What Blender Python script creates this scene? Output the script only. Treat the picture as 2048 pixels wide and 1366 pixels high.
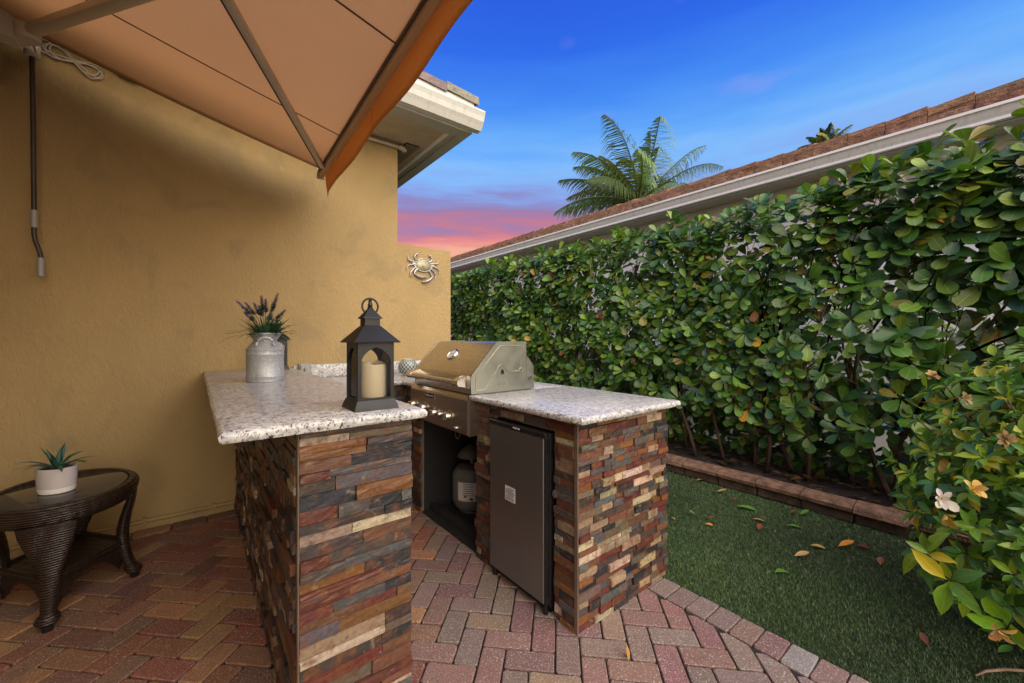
import bpy, bmesh, math, random
import numpy as np
from mathutils import Vector, Matrix, noise as mnoise

random.seed(7); rng = np.random.default_rng(7)
R = math.radians
for o in list(bpy.data.objects): bpy.data.objects.remove(o)
SC = bpy.context.scene; COL = SC.collection

# ------------------------------------------------------------------ camera
EYE = 1.32
YAW = math.atan(.7925)
cam = bpy.data.objects.new('camera', bpy.data.cameras.new('camera')); COL.objects.link(cam)
cam.location = (0, 0, EYE); cam.rotation_euler = (R(90), 0, -YAW)
cam.data.sensor_width = 36; cam.data.lens = 36*800/2048; cam.data.shift_y = -8/2048
cam.data.clip_start = .05; cam.data.clip_end = 500
SC.camera = cam
FW = Vector((math.sin(YAW), math.cos(YAW), 0)); RT = Vector((math.cos(YAW), -math.sin(YAW), 0))
def seen(p):                      # (distance in front of the lens, tangent across, tangent up): used only to rank pieces by size
    d = p[0]*FW.x + p[1]*FW.y
    return d, (p[0]*RT.x + p[1]*RT.y)/max(d, 1e-3), (p[2]-EYE)/max(d, 1e-3)

# ------------------------------------------------------------------ sky, sun, exposure
SUN_AZ = Vector((-.12, -1.0)).normalized(); SUN_EL = R(38)
W = bpy.data.worlds.new('World'); SC.world = W; W.use_nodes = True
wn = W.node_tree.nodes; wl = W.node_tree.links; wn.clear()
wo = wn.new('ShaderNodeOutputWorld'); wb = wn.new('ShaderNodeBackground')
tc = wn.new('ShaderNodeTexCoord'); sx = wn.new('ShaderNodeSeparateXYZ'); wl.new(tc.outputs['Generated'], sx.inputs[0])
mp = wn.new('ShaderNodeMapping'); mp.inputs['Scale'].default_value = (2.2, 2.2, 17); mp.inputs['Rotation'].default_value = (.05, .04, 0)
wl.new(tc.outputs['Generated'], mp.inputs[0])
cn = wn.new('ShaderNodeTexNoise'); cn.inputs['Scale'].default_value = 1.5; cn.inputs['Detail'].default_value = 7; cn.inputs['Roughness'].default_value = .55
wl.new(mp.outputs[0], cn.inputs['Vector'])
off = wn.new('ShaderNodeMapRange'); off.inputs['From Min'].default_value = .25; off.inputs['From Max'].default_value = .75
off.inputs['To Min'].default_value = -.05; off.inputs['To Max'].default_value = .05; wl.new(cn.outputs['Fac'], off.inputs['Value'])
msk = wn.new('ShaderNodeMapRange'); msk.inputs['From Min'].default_value = .34; msk.inputs['From Max'].default_value = .5
msk.inputs['To Min'].default_value = 1; msk.inputs['To Max'].default_value = .25; wl.new(sx.outputs['Z'], msk.inputs['Value'])
mul = wn.new('ShaderNodeMath'); mul.operation = 'MULTIPLY'; wl.new(off.outputs[0], mul.inputs[0]); wl.new(msk.outputs[0], mul.inputs[1])
add = wn.new('ShaderNodeMath'); add.operation = 'ADD'; wl.new(sx.outputs['Z'], add.inputs[0]); wl.new(mul.outputs[0], add.inputs[1])
rp = wn.new('ShaderNodeValToRGB'); wl.new(add.outputs[0], rp.inputs[0])
stops = [(0, (.60, .30, .22)), (.15, (.95, .46, .27)), (.20, (.95, .40, .22)), (.228, (.82, .22, .17)), (.255, (.55, .15, .22)),
         (.285, (.32, .17, .37)), (.315, (.25, .25, .58)), (.345, (.23, .40, .86)), (.385, (.22, .50, .98)), (.44, (.12, .40, .98)), (.51, (.045, .25, .93)),
         (.58, (.014, .135, .84)), (.68, (.008, .085, .74)), (1.0, (.010, .07, .60))]
el = rp.color_ramp.elements
el[0].position, el[0].color = stops[0][0], (*stops[0][1], 1)
el[1].position, el[1].color = stops[-1][0], (*stops[-1][1], 1)
for p, c in stops[1:-1]:
    e = el.new(p); e.color = (*c, 1)
# thin pale pink wisps high up
mp2 = wn.new('ShaderNodeMapping'); mp2.inputs['Scale'].default_value = (1.5, 2.6, 7); wl.new(tc.outputs['Generated'], mp2.inputs[0])
n2 = wn.new('ShaderNodeTexNoise'); n2.inputs['Scale'].default_value = 1.9; n2.inputs['Detail'].default_value = 4; wl.new(mp2.outputs[0], n2.inputs['Vector'])
m2 = wn.new('ShaderNodeMapRange'); m2.inputs['From Min'].default_value = .62; m2.inputs['From Max'].default_value = .85; m2.inputs['To Max'].default_value = .35
wl.new(n2.outputs['Fac'], m2.inputs['Value'])
mx = wn.new('ShaderNodeMixRGB'); mx.inputs['Color2'].default_value = (.45, .35, .80, 1); wl.new(m2.outputs[0], mx.inputs['Fac']); wl.new(rp.outputs[0], mx.inputs['Color1'])
nish = wn.new('ShaderNodeTexSky'); nish.sky_type = 'NISHITA'; nish.sun_disc = False
nish.sun_elevation = SUN_EL; nish.sun_rotation = math.atan2(SUN_AZ.x, SUN_AZ.y)
b2 = wn.new('ShaderNodeBackground'); b2.inputs['Strength'].default_value = .012; wl.new(nish.outputs[0], b2.inputs['Color'])
ad = wn.new('ShaderNodeAddShader'); wl.new(mx.outputs[0], wb.inputs['Color']); wb.inputs['Strength'].default_value = .56
wl.new(wb.outputs[0], ad.inputs[0]); wl.new(b2.outputs[0], ad.inputs[1]); wl.new(ad.outputs[0], wo.inputs['Surface'])

sun = bpy.data.objects.new('sun', bpy.data.lights.new('sun', 'SUN')); COL.objects.link(sun)
sd = Vector((SUN_AZ.x*math.cos(SUN_EL), SUN_AZ.y*math.cos(SUN_EL), math.sin(SUN_EL)))
sun.rotation_euler = (-sd).to_track_quat('-Z', 'Y').to_euler(); sun.location = (0, -6, 8)
sun.data.energy = 4.6; sun.data.angle = R(96); sun.data.color = (1, .86, .64)
VS = SC.view_settings
VS.view_transform = 'Standard'; VS.look = 'None'; VS.gamma = 1; VS.use_curve_mapping = False; VS.exposure = .72
try: SC.cycles.use_denoising = True
except Exception: pass

# ------------------------------------------------------------------ node helpers and materials
class NT:
    def __init__(s, name):
        s.m = bpy.data.materials.new(name); s.m.use_nodes = True; s.t = s.m.node_tree; s.t.nodes.clear()
        s.out = s.n('ShaderNodeOutputMaterial'); s.pos = s.n('ShaderNodeNewGeometry')
    def n(s, ty, **kw):
        x = s.t.nodes.new(ty)
        for k, v in kw.items(): s.set(x, k, v)
        return x
    def set(s, x, k, v):
        if isinstance(v, bpy.types.NodeSocket): s.t.links.new(v, x.inputs[k])
        elif k in x.inputs: 
            try: x.inputs[k].default_value = v
            except Exception: x.inputs[k].default_value = (*v, 1)
        else: setattr(x, k, v)
    def vec(s, scale=(1, 1, 1), rnd=True, rot=(0, 0, 0)):
        mp = s.n('ShaderNodeMapping', Scale=scale, Rotation=rot); s.t.links.new(s.pos.outputs['Position'], mp.inputs['Vector'])
        if rnd:
            oi = s.n('ShaderNodeObjectInfo'); m = s.n('ShaderNodeMath', operation='MULTIPLY'); s.t.links.new(oi.outputs['Random'], m.inputs[0]); m.inputs[1].default_value = 37
            s.t.links.new(m.outputs[0], mp.inputs['Location'])
        return mp.outputs[0]
    def noise(s, scale, detail=4, rough=.55, v=None, dist=0):
        x = s.n('ShaderNodeTexNoise', Scale=scale, Detail=detail, Roughness=rough, Distortion=dist)
        s.t.links.new(v if v is not None else s.pos.outputs['Position'], x.inputs['Vector']); return x.outputs['Fac']
    def rng(s, val, a, b, c=0., d=1.):
        x = s.n('ShaderNodeMapRange', **{'From Min': a, 'From Max': b, 'To Min': c, 'To Max': d}); s.t.links.new(val, x.inputs['Value']); return x.outputs[0]
    def mix(s, f, a, b, mode='MIX'):
        x = s.n('ShaderNodeMixRGB', blend_type=mode)
        for k, v in (('Fac', f), ('Color1', a), ('Color2', b)):
            if isinstance(v, bpy.types.NodeSocket): s.t.links.new(v, x.inputs[k])
            else: x.inputs[k].default_value = v if k == 'Fac' else (*v, 1)
        return x.outputs[0]
    def math(s, op, a, b):
        x = s.n('ShaderNodeMath', operation=op)
        for i, v in enumerate((a, b)):
            if isinstance(v, bpy.types.NodeSocket): s.t.links.new(v, x.inputs[i])
            else: x.inputs[i].default_value = v
        return x.outputs[0]
    def piececol(s):               # object colour plus stored colour attribute: single pieces use the one, joined ones the other
        oi = s.n('ShaderNodeObjectInfo'); at = s.n('ShaderNodeAttribute', attribute_name='col')
        return s.mix(1., oi.outputs['Color'], at.outputs['Color'], 'ADD')
    def bump(s, h, strength, dist=.01):
        x = s.n('ShaderNodeBump', Strength=strength, Distance=dist); s.t.links.new(h, x.inputs['Height']); return x.outputs[0]
    def bsdf(s, col, rough=.6, metal=0., normal=None, spec=.5, coat=0., trans=0.):
        b = s.n('ShaderNodeBsdfPrincipled')
        for k, v in (('Base Color', col), ('Roughness', rough), ('Metallic', metal), ('Specular IOR Level', spec), ('Coat Weight', coat), ('Transmission Weight', trans)):
            if isinstance(v, bpy.types.NodeSocket): s.t.links.new(v, b.inputs[k])
            else: b.inputs[k].default_value = (*v, 1) if k == 'Base Color' else v
        if normal is not None: s.t.links.new(normal, b.inputs['Normal'])
        s.t.links.new(b.outputs[0], s.out.inputs['Surface']); return b

def simple(name, col, rough=.6, metal=0., var=.2, vs=6, bump=0., bs=60, bd=.004, spec=.5, coat=0.):
    t = NT(name); v = t.vec()
    c = t.mix(t.rng(t.noise(vs, 5, v=v), .3, .7), tuple(x*(1-var) for x in col), tuple(min(1, x*(1+var)) for x in col))
    nm = t.bump(t.noise(bs, 4, v=v), bump, bd) if bump else None
    rg = t.rng(t.noise(vs*2, 3, v=v), .3, .7, max(.02, rough-.08), min(1, rough+.08))
    t.bsdf(c, rg, metal, nm, spec, coat); return t.m

def m_stucco(name, col, bump=.5):
    t = NT(name); p = t.vec((1, 1, .55), False)
    big = t.noise(1.1, 4, v=t.vec((1, 1, .6), False)); med = t.noise(5, 5, v=p)
    c = t.mix(t.rng(big, .35, .7), tuple(x*.86 for x in col), col)
    c = t.mix(t.rng(med, .45, .75, 0, .35), c, tuple(x*1.12 for x in col))
    st = t.noise(2.3, 3, .6, v=t.vec((1.2, 1.2, .9), False), dist=.6)
    c = t.mix(t.rng(st, .56, .66, 0, .38), c, (col[0]*.62, col[1]*.68, col[2]*.8))       # old weather stains
    h = t.math('ADD', t.rng(t.noise(42, 6, .70, v=p, dist=.5), .42, .64), t.math('MULTIPLY', t.noise(120, 3, v=p), .4))
    t.bsdf(c, .85, 0, t.bump(h, bump, .008), .25); return t.m

def m_granite():
    t = NT('granite'); v = t.vec((1, 1, 1), False)
    base = t.mix(t.rng(t.noise(36, 5, v=v), .40, .60), (.46, .46, .455), (.64, .635, .61))
    base = t.mix(t.rng(t.noise(55, 5, .7, v=v, dist=.4), .53, .61, 0, .7), base, (.22, .215, .22))
    base = t.mix(t.rng(t.noise(48, 4, .6, v=t.vec((1, 1, 1), False, (.4, .2, .7)), dist=.6), .62, .68, 0, .45), base, (.36, .26, .18))
    n2 = t.noise(88, 5, .72, v=t.vec((1.3, .8, 1), False), dist=.8)
    base = t.mix(t.rng(n2, .54, .58, 0, .95), base, (.022, .024, .032))
    t.bsdf(base, t.rng(n2, .3, .7, .16, .34), 0, t.bump(n2, .08, .002), .5); return t.m

def m_stone():
    t = NT('ledger_slate'); v = t.vec((1, 1, 1.1)); c0 = t.piececol()
    a = t.noise(16, 6, .65, v=v, dist=.4); b = t.noise(34, 6, .7, v=v)
    c = t.mix(t.rng(a, .49, .64, 0, .68), c0, (.175, .068, .024))
    c = t.mix(t.rng(b, .55, .70, 0, .8), c, (.035, .030, .032))
    c = t.mix(t.rng(t.noise(17, 5, .6, v=v, dist=1.), .62, .72, 0, .45), c, (.36, .27, .17))
    c = t.mix(t.rng(t.noise(70, 3, v=v), .35, .65, .2, 1.), c, (.72, .70, .68), 'MULTIPLY')
    h = t.math('ADD', t.noise(60, 6, .65, v=t.vec((1, 1, 1.2))), t.math('MULTIPLY', a, .8))
    t.bsdf(c, t.rng(b, .3, .7, .34, .62), 0, t.bump(h, .45, .004), .5); return t.m

def m_paver():
    t = NT('paver_concrete'); v = t.vec(); c0 = t.piececol()
    c = t.mix(t.rng(t.noise(7, 4, v=v), .35, .65, 0, .40), c0, (.16, .115, .095))
    sp = t.noise(170, 3, .7, v=v)
    c = t.mix(t.rng(sp, .575, .63, 0, .75), c, (.54, .48, .45))
    c = t.mix(t.rng(t.noise(150, 3, .7, v=t.vec((1, 1, 1), True, (.5, .3, .2))), .57, .64, 0, .62), c, (.035, .022, .018))
    t.bsdf(c, .82, 0, t.bump(t.math('ADD', sp, t.math('MULTIPLY', t.noise(90, 4, v=v), .8)), .45, .003), .3); return t.m

def m_leaf(name, back=(.7, .8, .6), rough=.34, trans=.22, spec=.5, vein=0.):
    t = NT(name); c0 = t.piececol(); v = t.vec()
    c = t.mix(t.rng(t.noise(26, 4, v=v), .3, .7, 0, .35), c0, (.55, .6, .4), 'MULTIPLY')
    rb = t.n('ShaderNodeAttribute', attribute_name='rib').outputs['Fac']
    edge = t.math('ADD', t.rng(rb, .02, .10, vein, 0), t.rng(rb, .90, .97, 0, vein*.8))
    c = t.mix(edge, c, t.mix(1., c, (2.1, 1.9, 1.7), 'MULTIPLY'))
    cb = t.mix(.55, c, back, 'SOFT_LIGHT')
    c = t.mix(t.pos.outputs['Backfacing'], c, cb)
    b = t.bsdf(c, t.rng(t.noise(40, 3, v=v), .3, .7, rough-.06, rough+.14), 0, t.bump(t.noise(45, 3, v=v), .15, .003), spec)
    tr = t.n('ShaderNodeBsdfTranslucent'); t.t.links.new(t.mix(1., c, (1.0, 1.0, .45), 'MULTIPLY'), tr.inputs['Color'])
    ms = t.n('ShaderNodeMixShader'); ms.inputs[0].default_value = trans
    t.t.links.new(b.outputs[0], ms.inputs[1]); t.t.links.new(tr.outputs[0], ms.inputs[2]); t.t.links.new(ms.outputs[0], t.out.inputs['Surface']); return t.m

def m_wicker():
    t = NT('wicker'); v = t.vec((1, 1, 1), False)
    w = t.n('ShaderNodeTexWave', Scale=27., Distortion=1.2, Detail=2., bands_direction='Z'); w.inputs['Detail Scale'].default_value = 4
    t.t.links.new(v, w.inputs['Vector'])
    ww = t.n('ShaderNodeTexWave', Scale=11., Distortion=.8, Detail=1., bands_direction='DIAGONAL'); t.t.links.new(t.vec((1, 1, 0), False), ww.inputs['Vector'])
    h = t.math('MULTIPLY', w.outputs['Fac'], t.rng(ww.outputs['Fac'], 0, 1, .45, 1))
    c = t.mix(h, (.006, .004, .0035), (.062, .034, .021)); c = t.mix(t.rng(t.noise(20, 3), .4, .7, 0, .5), c, (.02, .013, .012))
    t.bsdf(c, .38, 0, t.bump(h, .9, .006), .5); return t.m

def m_steel(name, col, rough=.26, streak=(2, 2, 220), bump=.03):
    t = NT(name); v = t.vec(streak, False)
    s = t.noise(3, 3, v=v); d = t.noise(5, 5, .6)
    c = t.mix(t.rng(d, .45, .8, 0, .22), col, tuple(x*.6 for x in col))
    t.bsdf(c, t.rng(t.math('ADD', s, t.math('MULTIPLY', d, .6)), .5, 1.1, rough-.06, rough+.14), 1., t.bump(s, bump, .002)); return t.m

def m_fabric(name, col, trans=.45, rough=.9):
    t = NT(name); v = t.vec((1, 1, 1), False)
    a = t.noise(3, 3, v=t.vec((30, 260, 30), False)); b = t.noise(3, 3, v=t.vec((260, 30, 260), False)); g = t.noise(1.3, 4)
    c = t.mix(t.rng(t.math('ADD', a, b), .8, 1.2), tuple(x*.86 for x in col), col); c = t.mix(t.rng(g, .35, .7, 0, .3), c, tuple(x*.78 for x in col))
    b1 = t.bsdf(c, rough, 0, t.bump(a, .15, .002), .2)
    tr = t.n('ShaderNodeBsdfTranslucent'); t.t.links.new(c, tr.inputs['Color'])
    ms = t.n('ShaderNodeMixShader'); ms.inputs[0].default_value = trans
    t.t.links.new(b1.outputs[0], ms.inputs[1]); t.t.links.new(tr.outputs[0], ms.inputs[2]); t.t.links.new(ms.outputs[0], t.out.inputs['Surface']); return t.m

def m_glass(name, col=(1, 1, 1), thin=.12, rough=.03):
    t = NT(name); b = t.n('ShaderNodeBsdfTransparent'); b.inputs[0].default_value = (*col, 1)
    g = t.n('ShaderNodeBsdfGlossy'); g.inputs['Roughness'].default_value = rough
    fr = t.n('ShaderNodeFresnel'); fr.inputs[0].default_value = 1.5
    ms = t.n('ShaderNodeMixShader'); t.t.links.new(t.math('ADD', fr.outputs[0], thin-.1), ms.inputs[0]); t.t.links.new(b.outputs[0], ms.inputs[1]); t.t.links.new(g.outputs[0], ms.inputs[2])
    t.t.links.new(ms.outputs[0], t.out.inputs['Surface']); return t.m

def m_gutter(name, col):
    t = NT(name); s = t.noise(3, 4, .6, v=t.vec((9, 9, .5), False)); g = t.noise(2, 4)
    c = t.mix(t.rng(s, .50, .78, 0, .45), col, (col[0]*.45, col[1]*.45, col[2]*.40)); c = t.mix(t.rng(g, .4, .7, 0, .2), c, tuple(x*.8 for x in col))
    t.bsdf(c, .45, 0, None, .4); return t.m

def m_rooftile(name, col, dark):
    t = NT(name); c0 = t.piececol(); v = t.vec((1, 1, 1))
    lay = t.noise(4, 5, .7, v=t.vec((3, 3, 26), True), dist=.8)
    c = t.mix(1., c0, t.mix(t.rng(lay, .35, .65), dark, col), 'MULTIPLY')
    c = t.mix(t.rng(t.noise(9, 5, .7, v=v), .52, .68, 0, .5), c, tuple(x*.25 for x in col))
    t.bsdf(c, .9, 0, t.bump(t.math('ADD', lay, t.noise(50, 5, .7, v=v)), .9, .015), .2); return t.m

MT = dict(
    stucco=m_stucco('tan_stucco', (.445, .322, .150)), trim=simple('white_painted_metal', (.80, .80, .76), .4, var=.06),
    soffit=simple('beige_soffit', (.46, .40, .28), .85, var=.15, bump=.3, bs=90), soffit_metal=simple('grey_green_soffit', (.42, .44, .38), .5, var=.08),
    gutter=m_gutter('gutter_paint', (.66, .68, .64)), granite=m_granite(), stone=m_stone(), paver=m_paver(),
    core=simple('mortar_core', (.16, .125, .09), .95, var=.3, bump=.6, bs=70), trimstrip=simple('tan_corner_profile', (.13, .095, .068), .45, var=.2, bump=.2),
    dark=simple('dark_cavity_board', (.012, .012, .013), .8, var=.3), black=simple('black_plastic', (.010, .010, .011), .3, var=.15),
    steel=m_steel('brushed_steel', (.60, .56, .50), .24, (220, 2, 2)), steel2=m_steel('dull_side_steel', (.31, .32, .275), .36, (4, 4, 4), .06),
    panel=m_steel('control_panel_steel', (.42, .37, .33), .30, (220, 2, 2)), chrome=m_steel('polished_chrome', (.62, .57, .52), .17, (3, 3, 3), 0),
    door=m_steel('fridge_door_steel', (.30, .30, .30), .40, (2, 2, 240), .02),
    lead=simple('embossed_edge', (.52, .50, .40), .35, 1., .1), paper=simple('paper_label', (.62, .60, .58), .7, var=.06), ink=simple('label_ink', (.12, .12, .13), .7, var=.1),
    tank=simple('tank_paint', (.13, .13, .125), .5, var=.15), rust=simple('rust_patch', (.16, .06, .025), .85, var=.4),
    wicker=m_wicker(), tableglass=None, lantern=simple('lantern_black_metal', (.004, .005, .007), .46, .0, var=.2, bump=.15, bs=180),
    glass=m_glass('lantern_glass', (.97, .98, .97), .10), wax=simple('ivory_wax', (.72, .60, .42), .5, var=.06),
    zinc=None, lav=None, blade=m_leaf('grass_blade_leaf', trans=.15, rough=.45), leaf=m_leaf('clusia_leaf', rough=.33, vein=.6), gleaf=m_leaf('gardenia_leaf', rough=.27, trans=.28, vein=.4),
    bark=simple('brown_bark', (.085, .050, .032), .85, var=.35, vs=18, bump=.7, bs=90), twig=simple('pale_twig', (.17, .11, .07), .8, var=.35, vs=20, bump=.4),
    soil=simple('dark_soil', (.030, .020, .014), .95, var=.5, vs=20, bump=1., bs=50, bd=.02), sand=simple('joint_sand', (.018, .014, .012), .95, var=.4, vs=60),
    turfbase=simple('turf_backing', (.018, .030, .016), .95, var=.4, vs=9), awn=m_fabric('awning_fabric', (.71, .52, .35), .63),
    valance=m_fabric('valance_fabric', (.80, .43, .16), .58), seam=simple('fabric_seam', (.16, .085, .055), .9, var=.1), alu=simple('cream_aluminium', (.50, .44, .33), .4, .0, var=.08),
    barpaint=simple('tan_bar_paint', (.58, .38, .22), .45, var=.06), slot=simple('dark_slot', (.03, .024, .02), .6), bracket=simple('cream_bracket', (.55, .50, .42), .45, var=.1), rod=simple('dark_crank_rod', (.045, .035, .030), .45, var=.3),
    greyplastic=simple('grey_plastic', (.30, .31, .30), .45, var=.08), cable=simple('cream_cable', (.50, .45, .38), .5, var=.1), blackcable=simple('black_cable', (.02, .02, .02), .5),
    crab=simple('cast_pewter', (.42, .42, .40), .38, .75, var=.3, vs=25, bump=.5, bs=60), crabshell=simple('weathered_shell', (.36, .33, .22), .5, .5, var=.35, vs=30, bump=.9, bs=45),
    edging=simple('edging_concrete', (.20, .115, .070), .92, var=.5, vs=16, bump=1., bs=70, bd=.012), edgebase=simple('dark_edging_base', (.070, .048, .032), .95, var=.5, vs=14, bump=.8, bs=90, bd=.008),
    ntile=m_rooftile('brown_roof_tile', (.40, .245, .155), (.11, .06, .04)), htile=m_rooftile('grey_roof_tile', (.46, .43, .38), (.20, .19, .17)),
    nwall=simple('neighbour_wall_paint', (.66, .66, .64), .85, var=.06, bump=.4, bs=60), nwall_dim=simple('neighbour_soffit', (.36, .33, .25), .8, var=.06),
    potgrey=simple('matte_lilac_ceramic', (.55, .50, .50), .65, var=.05), potwhite=simple('white_glaze', (.78, .76, .72), .35, var=.04),
    pebble=simple('dark_pebbles', (.10, .085, .07), .9, var=.5, vs=60, bump=1., bs=120, bd=.01), succ=m_leaf('succulent_leaf', rough=.35, trans=.08),
    terracotta=simple('terracotta', (.48, .14, .05), .8, var=.15), teal=simple('turquoise_paint', (.10, .42, .46), .5, var=.1),
    petal=m_leaf('petal', back=(1, 1, 1), rough=.55, trans=.3, spec=.25), palm=m_leaf('palm_leaflet', rough=.4, trans=.2), concrete=simple('pale_concrete', (.45, .44, .41), .9, var=.15, vs=3),
    mosaic=simple('mirror_mosaic', (.10, .17, .15), .15, .3, var=.6, vs=50), grout=simple('white_grout', (.62, .62, .56), .6, var=.1), fol=m_leaf('fallen_leaf', rough=.5, trans=.1, vein=.4))
def _tg():
    t = NT('smoked_table_glass'); t.bsdf((.045, .045, .040), .06, 0, None, .6); return t.m
MT['tableglass'] = _tg()
def _zinc():
    t = NT('galvanised_zinc'); v = t.n('ShaderNodeTexVoronoi', Scale=85.); t.t.links.new(t.vec((1, 1, 1), False), v.inputs['Vector'])
    c = t.mix(t.rng(v.outputs['Distance'], 0, .6), (.52, .53, .54), (.36, .38, .39)); c = t.mix(t.rng(t.noise(14, 5, .65), .55, .7, 0, .6), c, (.20, .19, .18))
    c = t.mix(t.rng(t.noise(45, 4, .6), .68, .72, 0, .85), c, (.05, .04, .035))
    t.bsdf(c, .5, .35, t.bump(t.noise(30, 4), .15, .003)); return t.m
MT['zinc'] = _zinc()

# ------------------------------------------------------------------ mesh helpers
def link(o, parent=None):
    COL.objects.link(o)
    if parent is not None:
        o.parent = parent
        if parent.type == 'EMPTY': o.matrix_parent_inverse = Matrix.Translation(-Vector(parent.location))
    return o
def tag(o, label, cat=None, group=None, kind=None):
    if label: o['label'] = label
    if cat: o['category'] = cat
    if group: o['group'] = group
    if kind: o['kind'] = kind
    return o
def root(name, loc, label, cat, group=None):
    o = bpy.data.objects.new(name, None); o.location = loc; o.empty_display_size = .1; COL.objects.link(o); return tag(o, label, cat, group)
def rot_between(axis, up=Vector((0, 0, 1))):
    z = Vector(axis).normalized(); x = up.cross(z)
    if x.length < 1e-4: x = Vector((1, 0, 0)).cross(z)
    x.normalize(); return x, z.cross(x), z

class MB:
    def __init__(s): s.v = []; s.f = []; s.c = None
    def add(s, vs, fs):
        b = len(s.v); s.v += [tuple(p) for p in vs]; s.f += [tuple(b+i for i in f) for f in fs]; return s
    def box(s, x0, x1, y0, y1, z0, z1, r=0.):
        if r <= 0:
            return s.add([(x, y, z) for x in (x0, x1) for y in (y0, y1) for z in (z0, z1)], [(0, 1, 3, 2), (4, 6, 7, 5), (0, 4, 5, 1), (2, 3, 7, 6), (0, 2, 6, 4), (1, 5, 7, 3)])
        lo, hi = (x0, y0, z0), (x1, y1, z1); vs = []; ix = {}
        for sx in (0, 1):
            for sy in (0, 1):
                for sz in (0, 1):
                    for ax in range(3):
                        p = []
                        for k, sg in enumerate((sx, sy, sz)):
                            e = (lo, hi)[sg][k]; p.append(e if k == ax else e + (r if sg == 0 else -r))
                        ix[(sx, sy, sz, ax)] = len(vs); vs.append(p)
        fs = []
        for ax in range(3):
            a, b = [k for k in range(3) if k != ax]
            for sg in (0, 1):
                q = []
                for u, w in ((0, 0), (1, 0), (1, 1), (0, 1)):
                    sgn = [0, 0, 0]; sgn[ax] = sg; sgn[a] = u; sgn[b] = w; q.append(ix[(*sgn, ax)])
                fs.append(q)
            for u in (0, 1):
                for w in (0, 1):
                    e = []
                    for sg in (0, 1):
                        sgn = [0, 0, 0]; sgn[ax] = sg; sgn[a] = u; sgn[b] = w; e.append((ix[(*sgn, a)], ix[(*sgn, b)]))
                    fs.append((e[0][0], e[0][1], e[1][1], e[1][0]))
        for sx in (0, 1):
            for sy in (0, 1):
                for sz in (0, 1): fs.append([ix[(sx, sy, sz, k)] for k in range(3)])
        return s.add(vs, fs)
    def prism(s, pts, axis, a, b):      # polygon in the two other axes, extruded along axis from a to b
        n = len(pts); vs = []
        for e in (a, b):
            for p in pts:
                q = list(p); q.insert(axis, e); vs.append(q)
        return s.add(vs, [tuple(range(n)), tuple(range(2*n-1, n-1, -1))] + [(i, (i+1) % n, n+(i+1) % n, n+i) for i in range(n)])
    def tube(s, pts, r, n=8, cap=True, sq=1.):
        pts = [Vector(p) for p in pts]; m = len(pts); rs = r if hasattr(r, '__len__') else [r]*m; vs = []; fs = []
        up = Vector((0, 0, 1)); px = None
        for i, p in enumerate(pts):
            d = (pts[min(i+1, m-1)] - pts[max(i-1, 0)])
            if d.length < 1e-9: d = Vector((0, 0, 1))
            d.normalize()
            if px is None: x, y, z = rot_between(d, up if abs(d.z) < .95 else Vector((0, 1, 0)))
            else:
                x = px - d*px.dot(d); x.normalize(); y = d.cross(x)
            px = x
            for k in range(n):
                a = 2*math.pi*k/n; vs.append(p + x*math.cos(a)*rs[i] + y*math.sin(a)*rs[i]*sq)
        for i in range(m-1):
            for k in range(n): fs.append((i*n+k, i*n+(k+1) % n, (i+1)*n+(k+1) % n, (i+1)*n+k))
        if cap: fs += [tuple(range(n-1, -1, -1)), tuple(range((m-1)*n, m*n))]
        return s.add(vs, fs)
    def lathe(s, prof, c=(0, 0, 0), n=24, sx=1., sy=1., M=None):   # profile of (radius, height)
        vs = []; fs = []; m = len(prof)
        for r, h in prof:
            for k in range(n):
                a = 2*math.pi*k/n; p = Vector((r*sx*math.cos(a), r*sy*math.sin(a), h))
                if M is not None: p = M @ p
                vs.append(p + Vector(c))
        for i in range(m-1):
            for k in range(n): fs.append((i*n+k, i*n+(k+1) % n, (i+1)*n+(k+1) % n, (i+1)*n+k))
        fs += [tuple(range(n-1, -1, -1)), tuple(range((m-1)*n, m*n))]
        return s.add(vs, fs)
    def mesh(s, name, mat, smooth=False, fix=True):
        me = bpy.data.meshes.new(name); me.from_pydata(s.v, [], s.f)
        if fix:
            b = bmesh.new(); b.from_mesh(me); bmesh.ops.recalc_face_normals(b, faces=b.faces); b.to_mesh(me); b.free()
        if smooth:
            me.polygons.foreach_set('use_smooth', [True]*len(me.polygons))
            if smooth != 'all': me.set_sharp_from_angle(angle=R(38))
        me.materials.append(mat); return me
    def build(s, name, mat, parent=None, smooth=False, fix=True):
        return link(bpy.data.objects.new(name, s.mesh(name, mat, smooth, fix)), parent)
def box(name, mat, parent, *a, r=0.): return MB().box(*a, r).build(name, mat, parent)
def tube(name, mat, parent, pts, r, n=8): return MB().tube(pts, r, n).build(name, mat, parent, True)
def arc(c, r, a0, a1, n, u=(1, 0, 0), v=(0, 0, 1)):
    c, u, v = Vector(c), Vector(u), Vector(v); return [c + u*r*math.cos(a0+(a1-a0)*i/n) + v*r*math.sin(a0+(a1-a0)*i/n) for i in range(n+1)]
def text_mesh(name, body, size, mat, M, parent):
    cu = bpy.data.curves.new(name, 'FONT'); cu.body = body; cu.size = size; cu.extrude = .0006; cu.align_x = 'CENTER'; cu.align_y = 'CENTER'
    tmp = bpy.data.objects.new('tmp', cu); COL.objects.link(tmp); dg = bpy.context.evaluated_depsgraph_get()
    me = bpy.data.meshes.new_from_object(tmp.evaluated_get(dg)); bpy.data.objects.remove(tmp)
    me.transform(M); me.materials.clear(); me.materials.append(mat); return link(bpy.data.objects.new(name, me), parent)

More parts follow.
